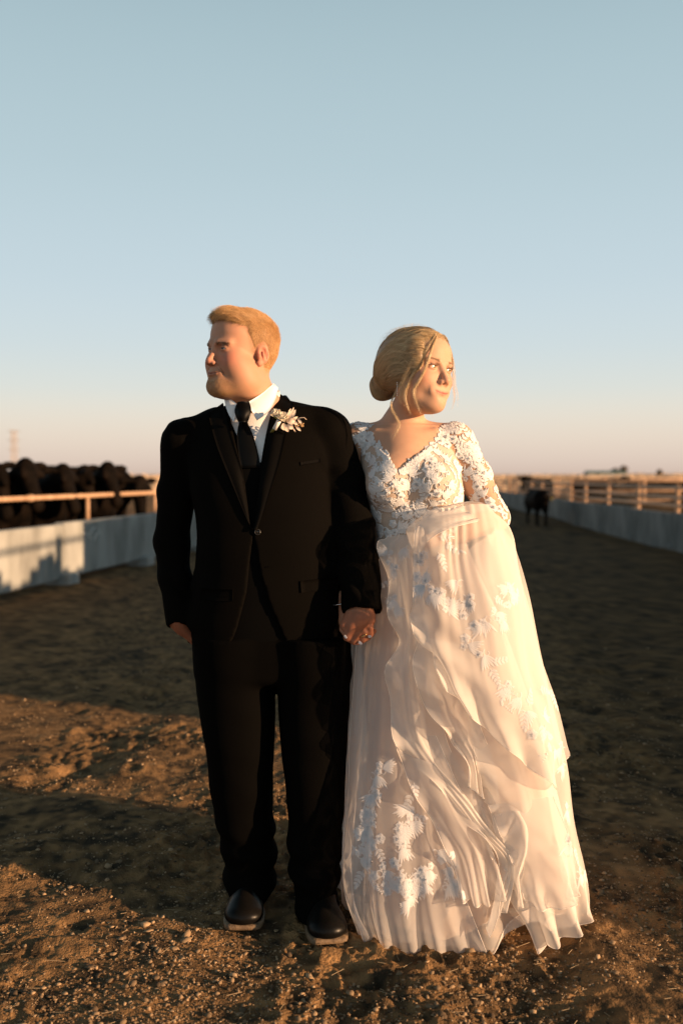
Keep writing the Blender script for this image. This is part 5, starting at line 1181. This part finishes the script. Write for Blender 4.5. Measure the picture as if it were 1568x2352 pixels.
# second fold of the cascade
sheet([[(965, 1462, 2.90), (948, 1525, 2.885), (960, 1585, 2.88), (990, 1645, 2.875), (1030, 1692, 2.87), (1062, 1740, 2.868), (1074, 1805, 2.866)], [(1005, 1470, 2.90), (1000, 1545, 2.885), (1020, 1610, 2.88), (1050, 1660, 2.88), (1075, 1705, 2.88), (1095, 1750, 2.88), (1105, 1830, 2.88)],
       [(1060, 1480, 2.91), (1065, 1560, 2.90), (1085, 1620, 2.90), (1105, 1680, 2.90), (1125, 1730, 2.90), (1140, 1790, 2.90), (1150, 1880, 2.90)]], 60, 60, 'train_fold', m_tul, .012, 1.6, 1.1, 5, wr=.009, ruf=(.020, .018, 3.5))
sheet([[(1000, 1690, 2.94), (1030, 1760, 2.92), (1060, 1830, 2.91), (1095, 1900, 2.90), (1130, 1960, 2.89)], [(1050, 1690, 2.93), (1080, 1770, 2.91), (1110, 1850, 2.895), (1140, 1920, 2.885), (1168, 2000, 2.88)], [(1100, 1690, 2.94), (1125, 1780, 2.92), (1150, 1870, 2.91), (1175, 1950, 2.90), (1190, 2050, 2.89)]], 60, 60, 'train_fold', m_tul, .016, 2.4, .2, 6, wr=.009, ruf=(.018, .02, 3.))
# long fall on the right down to the hem
sheet([[(1040, 1300, 2.97), (1060, 1500, 2.93), (1085, 1700, 2.90), (1120, 1850, 2.885), (1165, 1980, 2.88), (1178, 2070, 2.88), (1230, 2188, 2.85)], [(1090, 1250, 2.965), (1122, 1500, 2.92), (1165, 1750, 2.875), (1192, 1880, 2.86), (1212, 1980, 2.855), (1235, 2070, 2.85), (1268, 2174, 2.84)],
       [(1132, 1225, 2.99), (1182, 1500, 2.935), (1235, 1750, 2.895), (1262, 1880, 2.885), (1285, 1990, 2.88), (1305, 2070, 2.875), (1322, 2142, 2.87)], [(1140, 1200, 3.13), (1172, 1232, 3.10), (1205, 1330, 3.06), (1238, 1480, 3.03), (1300, 1745, 2.99), (1322, 1900, 2.975), (1343, 1990, 2.96), (1358, 2050, 2.95), (1366, 2097, 2.93)]], 90, 100, 'train_fall', m_tul, .010, 2.2, .5, 7, wr=.011, ruf=(.022, .026, 4.))
# small ruffle turned back between the two
sheet([[(1148, 1868, 2.87), (1158, 1930, 2.862), (1166, 1990, 2.86), (1174, 2050, 2.86), (1196, 2090, 2.86)], [(1180, 1862, 2.845), (1200, 1900, 2.835), (1204, 1950, 2.832), (1188, 2010, 2.835), (1192, 2082, 2.842)], [(1205, 1868, 2.86), (1216, 1920, 2.862), (1212, 1980, 2.868), (1196, 2040, 2.87), (1200, 2090, 2.868)]], 36, 40, 'train_ruffle', m_tul, .008, 1.2, .3, 8, ruf=(.012, .008, 2.5))
# upper layer laid over the forearm, lower edge running diagonally to the right
sheet([[(978, 1180, 2.935), (956, 1208, 2.905), (947, 1290, 2.885), (948, 1380, 2.872), (942, 1430, 2.862), (985, 1492, 2.862), (1010, 1556, 2.855)], [(1000, 1172, 2.935), (988, 1205, 2.90), (985, 1300, 2.875), (990, 1400, 2.86), (1000, 1480, 2.85), (1035, 1560, 2.845), (1070, 1632, 2.835)],
       [(1035, 1166, 2.93), (1040, 1300, 2.87), (1055, 1420, 2.85), (1075, 1520, 2.84), (1105, 1610, 2.83), (1140, 1700, 2.825)], [(1090, 1158, 2.96), (1105, 1290, 2.89), (1130, 1430, 2.865), (1155, 1550, 2.85), (1185, 1660, 2.835), (1215, 1760, 2.83)],
       [(1122, 1168, 3.02), (1140, 1205, 2.985), (1158, 1290, 2.955), (1190, 1440, 2.925), (1220, 1570, 2.905), (1250, 1690, 2.885), (1275, 1812, 2.875)], [(1146, 1196, 3.09), (1176, 1232, 3.075), (1194, 1310, 3.055), (1238, 1475, 3.01), (1276, 1600, 2.985), (1292, 1680, 2.97), (1298, 1735, 2.97)]], 110, 100, 'train_overlay', m_tul, .012, 2.6, 0., 9, True, .5, .012, .005, (.018, .022, 4.5))
# fabric tucked back over the forearm towards her body
sheet([[(955, 1195, 2.93), (990, 1172, 2.94), (1040, 1158, 2.955), (1095, 1152, 2.98), (1126, 1166, 3.03), (1147, 1194, 3.09)], [(950, 1205, 2.99), (990, 1180, 3.0), (1040, 1164, 3.02), (1090, 1158, 3.05), (1118, 1174, 3.10), (1138, 1210, 3.16)], [(945, 1250, 3.03), (990, 1215, 3.04), (1040, 1200, 3.06), (1080, 1200, 3.09), (1110, 1220, 3.14), (1130, 1260, 3.2)]], 24, 60, 'train_overlay', m_tul, .006, 1.5, 0., 10, False)
# rounded lower lobes of the cascade
sheet([[(905, 1700, 2.905), (935, 1790, 2.885), (985, 1880, 2.865), (1030, 1960, 2.855), (1062, 2062, 2.845)], [(950, 1690, 2.90), (990, 1790, 2.875), (1040, 1880, 2.855), (1085, 1960, 2.845), (1112, 2080, 2.835)], [(1000, 1690, 2.91), (1045, 1790, 2.89), (1090, 1880, 2.87), (1132, 1960, 2.86), (1160, 2062, 2.85)]], 60, 60, 'train_lobe', m_tul2, .010, 1.5, .9, 12, True, 1., .008, 0., (.022, .022, 3.))
sheet([[(1120, 1850, 2.865), (1150, 1920, 2.855), (1182, 2000, 2.845), (1212, 2092, 2.84)], [(1190, 1840, 2.855), (1235, 1920, 2.842), (1270, 2000, 2.835), (1292, 2086, 2.832)], [(1270, 1830, 2.875), (1303, 1910, 2.868), (1322, 1980, 2.87), (1328, 2046, 2.88)]], 60, 50, 'train_lobe', m_tul2, .010, 1.5, .2, 13, True, 1., .008, 0., (.020, .022, 3.))
# bunched end of the train held at her waist
sheet([[(938, 1230, 3.0), (948, 1203, 2.95), (975, 1183, 2.93), (1012, 1168, 2.94), (1050, 1158, 2.96)], [(943, 1252, 2.96), (958, 1216, 2.90), (990, 1196, 2.885), (1030, 1182, 2.89), (1075, 1172, 2.92)], [(955, 1282, 2.92), (978, 1245, 2.872), (1012, 1222, 2.862), (1055, 1206, 2.87), (1100, 1196, 2.90)]], 50, 50, 'train_gather', m_tul, .005, 1.1, .3, 11, True, .3, .008, 0., (.006, .006, 2.5))
# ------------------------------------------------------------------ lace
off = 0; AV = []; AF = []
for v_, f_ in SH: AV.append(v_); AF.append(f_ + off); off += len(v_)
SKB = bvh(np.concatenate(AV), np.concatenate(AF))
body_f = Fb; bod_f = Fd[keep] + len(Vb); UPB = bvh(np.concatenate((Vb, Vd)), np.concatenate((body_f, bod_f)))
def leaf2(Ln, wd, bend=0., org=(0, 0), ang=0., n=6, tip=.85):
    """leaf outline grid in motif plane -> (pts (n,5,2), heights)"""
    P = []; Hh = []
    for i in range(n):
        u = i / (n - 1); w_ = wd * (math.sin(math.pi * min(.03 + .96 * u, 1)) ** tip); y = bend * math.sin(math.pi * u * .5) * Ln * u
        for j, (k, h) in enumerate(((-1, .0002), (-.55, .0018), (0, .0009), (.55, .0018), (1, .0002))):
            x_ = u * Ln; y_ = y + k * w_; P.append((org[0] + x_ * math.cos(ang) - y_ * math.sin(ang), org[1] + x_ * math.sin(ang) + y_ * math.cos(ang))); Hh.append(h)
    return P, Hh, [(i * 5 + j, (i + 1) * 5 + j, (i + 1) * 5 + j + 1, i * 5 + j + 1) for i in range(n - 1) for j in range(4)]
class Motif:
    def __init__(s): s.p = []; s.h = []; s.f = []
    def add(s, t, hs=1.0):
        b = len(s.p); s.p += t[0]; s.h += [h * hs for h in t[1]]; s.f += [tuple(i + b for i in q) for q in t[2]]; return s
    def flower(s, c, R, rot=0., np_=5):
        for k in range(np_): s.add(leaf2(R, R * .48, 0, c, rot + k * 2 * math.pi / np_, 5, .55), 1.1)
        for k in range(7):
            a = k * 2.4; q = .12 * R * math.sqrt(k); s.add(leaf2(R * .22, R * .11, 0, (c[0] + q * math.cos(a) - R * .1, c[1] + q * math.sin(a)), 0, 4, .5), 2.4)
        return s
    def stem(s, pts, w_):
        c = catmull(np.array(pts, float), 14); d = np.gradient(c, axis=0); d /= np.linalg.norm(d, axis=1)[:, None]; nn = np.stack((-d[:, 1], d[:, 0]), -1); P = []; Hh = []
        for i in range(14):
            ww = w_ * (1 - .6 * i / 13)
            for k, h in ((-1, .0002), (0, .0020), (1, .0002)): P.append(tuple(c[i] + nn[i] * k * ww)); Hh.append(h)
        return s.add((P, Hh, [(i * 3 + j, (i + 1) * 3 + j, (i + 1) * 3 + j + 1, i * 3 + j + 1) for i in range(13) for j in range(2)]))
def mot_flower(r_): return Motif().flower((0, 0), .014 + .004 * r_.random(), r_.random() * 6)
def mot_sprig(r_, n=4, L_=.050):   # leafy twig
    m = Motif(); bend = .25 * r_.normal(); m.stem([(0, 0), (L_ * .5, bend * L_ * .3), (L_, bend * L_)], .0014)
    for k in range(n):
        u = (k + .6) / n
        for sd_ in (-1, 1): m.add(leaf2(.017 * (1.15 - .5 * u), .0048, sd_ * .15, (L_ * u, bend * L_ * u * u), sd_ * (.75 - .2 * u) + bend * .6, 6))
    m.add(leaf2(.016, .0045, 0, (L_, bend * L_), bend)); return m
def mot_plume(r_, s=1.0):
    """acanthus: long curved petals fanning out, with a curled scroll"""
    m = Motif(); k_ = 1 if r_.random() < .5 else -1
    for k in range(7): m.add(leaf2((.030 + .020 * r_.random()) * s, .0043 * s, k_ * (.30 - .1 * k), (0, 0), k_ * (-.85 + .30 * k), 8))
    a = np.linspace(0, 5.2, 12); q = .013 * s * (1 - a / 7.5); m.stem([( -.012 * s - q_ * math.cos(t) + .012 * s, k_ * (-.014 * s + q_ * math.sin(t))) for t, q_ in zip(a, q)], .0022 * s)
    if r_.random() < .7: m.flower((-.010 * s, k_ * .008 * s), .012 * s, r_.random() * 6)
    return m
def mot_beads(r_):
    m = Motif()
    for k in range(5): m.stem([(0, 0), (.008 + .003 * k, .004 * (k - 2)), (.016 + .002 * k, .006 * (k - 2))], .0007); m.add(leaf2(.006, .0026, 0, (.015 + .002 * k, .006 * (k - 2)), .3 * (k - 2), 4, .5), 1.6)
    return m
def place(m, p0, n0, ang, tree, name, base=.0012, lim=.02, parent=None, mt=None, hs=1.0):
    n0 = Vector(n0).normalized(); up = Vector((0, 0, 1)); t1 = up.cross(n0); t1 = t1.normalized() if t1.length > 1e-3 else Vector((1, 0, 0)); t2 = n0.cross(t1); ca, sa = math.cos(ang), math.sin(ang); V = []
    for (u, v), h in zip(m.p, m.h):
        q = p0 + t1 * (u * ca - v * sa) + t2 * (u * sa + v * ca); hit = tree.ray_cast(q + n0 * lim, -n0, lim * 2.2)
        if hit[0] is None:
            hit = tree.find_nearest(q, .09)
            if hit[0] is None: V.append(tuple(q)); continue
        nn = hit[1]
        if (hit[0] - q).length > .030: return None
        if nn.dot(n0) < 0: nn = -nn
        V.append(tuple(hit[0] + (nn + n0).normalized() * (base + h * hs)))
    A_ = np.array(V); P_ = np.array(m.p); e = np.array([(q[i], q[i - 1]) for q in m.f for i in range(4)]); l3 = np.linalg.norm(A_[e[:, 0]] - A_[e[:, 1]], axis=1); l2 = np.linalg.norm(P_[e[:, 0]] - P_[e[:, 1]], axis=1)
    if (l3 - l2).max() > .015: return None
    return mesh(name, A_ - BO, m.f, mt or m_lace, parent or gown)
def shoot(px, py, tree):
    d = (Vector(W(px, py, 3.0)) - CO).normalized(); h = tree.ray_cast(CO, d)
    if h[0] is None: return None
    n0 = h[1] if h[1].dot(d) < 0 else -h[1]; return h[0], n0
def scatter(poly, n, mind, r_, placed):
    xs = [p[0] for p in poly]; ys = [p[1] for p in poly]; o = []
    for _ in range(n * 60):
        if len(o) >= n: break
        x = min(xs) + r_.random() * (max(xs) - min(xs)); y = min(ys) + r_.random() * (max(ys) - min(ys))
        if float(poly2d(np.array(x), np.array(y), poly)) > 0: continue
        if all((x - a) ** 2 + (y - b) ** 2 > mind * mind for a, b in placed): placed.append((x, y)); o.append((x, y))
    return o
r = np.random.default_rng(37); placed = []
BODP = [(842, 1045), (867, 1052), (890, 1072), (914, 1106), (943, 1084), (978, 1056), (1020, 1040), (1058, 1070), (1062, 1215), (868, 1228)]
for i, (x, y) in enumerate(scatter(BODP, 46, 25, r, placed)):
    h = shoot(x, y, UPB)
    if h: place(mot_plume(r, .75 + .35 * r.random()), h[0], h[1], (2.0 if x < 940 else 1.1) + .7 * r.normal(), UPB, 'lace_plume')
for i, (x, y) in enumerate(scatter(BODP, 34, 16, r, placed)):
    h = shoot(x, y, UPB)
    if h: k = r.random(); place(mot_flower(r) if k < .5 else mot_sprig(r, 3, .034), h[0], h[1], r.random() * 6.28, UPB, 'lace_flower' if k < .5 else 'lace_sprig')
# scalloped neckline: leaves pointing up along the V
NL = [(838, 975), (846, 995), (854, 1007), (867, 1020), (880, 1032), (893, 1046), (903, 1062), (914, 1078), (926, 1068), (941, 1055), (958, 1040), (977, 1025), (994, 1008), (1009, 993), (1022, 978)]
for i, (x, y) in enumerate(catmull(np.array(NL, float), 26)):
    h = shoot(x, y + 14, UPB)
    if h: place(mot_sprig(r, 3, .018), h[0], h[1], (2.35 if x < 914 else .80) + .25 * r.normal(), UPB, 'lace_sprig')
STR = [(800, 975), (838, 968), (856, 1010), (842, 1040), (818, 1035)]; STRR = [(1020, 972), (1050, 972), (1085, 1000), (1080, 1060), (1040, 1050), (1005, 1010), (1008, 995)]
for poly, n in ((STR, 14), (STRR, 24)):
    pl = []
    for x, y in scatter(poly, n, 13, r, pl):
        h = shoot(x, y, UPB)
        if h and h[0].y > 3.0: k = r.random(); place(mot_sprig(r, 3, .036) if k < .65 else mot_flower(r), h[0], h[1], 1.2 + r.normal(), UPB, 'lace_sprig' if k < .65 else 'lace_flower')
SLV = [(1060, 1030), (1090, 1010), (1112, 1050), (1148, 1130), (1174, 1205), (1150, 1195), (1128, 1165), (1100, 1150), (1068, 1160), (1066, 1100)]; pl = []
for x, y in scatter(SLV, 34, 14, r, pl):
    h = shoot(x, y, UPB)
    if h: k = r.random(); place(mot_plume(r, .75) if k < .4 else mot_flower(r) if k < .7 else mot_sprig(r, 3, .032), h[0], h[1], .9 + r.normal() * .8, UPB, 'lace_plume' if k < .4 else 'lace_flower' if k < .7 else 'lace_sprig')
# skirt appliques
def run(pts, n, jit, kinds, tree=None, sc=1.0):
    c = catmull(np.array(pts, float), n)
    for i, (x, y) in enumerate(c):
        h = shoot(x + r.normal() * jit, y + r.normal() * jit, SKB)
        if not h: continue
        k = kinds[int(r.random() * len(kinds))]; a = -1.2 + .9 * r.normal()
        m = mot_plume(r, sc) if k == 'p' else mot_flower(r) if k == 'f' else mot_beads(r) if k == 'b' else mot_sprig(r, 4, .045)
        place(m, h[0], h[1], a, SKB, mt=m_lace2, lim=.012, hs=.45, base=.0012, name={'p': 'lace_plume', 'f': 'lace_flower', 'b': 'lace_beads', 's': 'lace_sprig'}[k])
run([(950, 1270), (975, 1330), (1000, 1370), (1030, 1400)], 13, 10, 'pfps'); run([(1000, 1215), (1020, 1240), (990, 1280)], 6, 10, 'psf'); run([(1060, 1350), (1085, 1400), (1090, 1440), (1075, 1480)], 10, 12, 'ppf')
run([(1130, 1370), (1165, 1350), (1180, 1390), (1150, 1430)], 9, 10, 'pfs'); run([(1120, 1500), (1160, 1570), (1195, 1630), (1230, 1660), (1240, 1720)], 18, 10, 'pfpsb'); run([(1240, 1590), (1262, 1585)], 3, 6, 's')
run([(1250, 1690), (1285, 1740), (1300, 1800), (1305, 1880), (1325, 1960), (1340, 2010)], 14, 10, 'pfs')
run([(870, 1770), (850, 1840), (830, 1900), (835, 1970), (850, 2010)], 20, 10, 'pfpsf'); run([(840, 1880), (862, 1930), (845, 1990)], 8, 9, 'pfs'); run([(945, 1790), (930, 1850), (925, 1910), (910, 1960)], 16, 10, 'pfps'); run([(880, 1990), (910, 2040), (950, 2030), (985, 2000), (930, 2065)], 24, 13, 'ppfsb'); run([(1010, 1960), (1040, 1990), (1020, 2030), (1050, 2050)], 11, 13, 'ppf')
run([(885, 1270), (900, 1310), (890, 1360), (905, 1400)], 8, 6, 'sp', sc=.8)
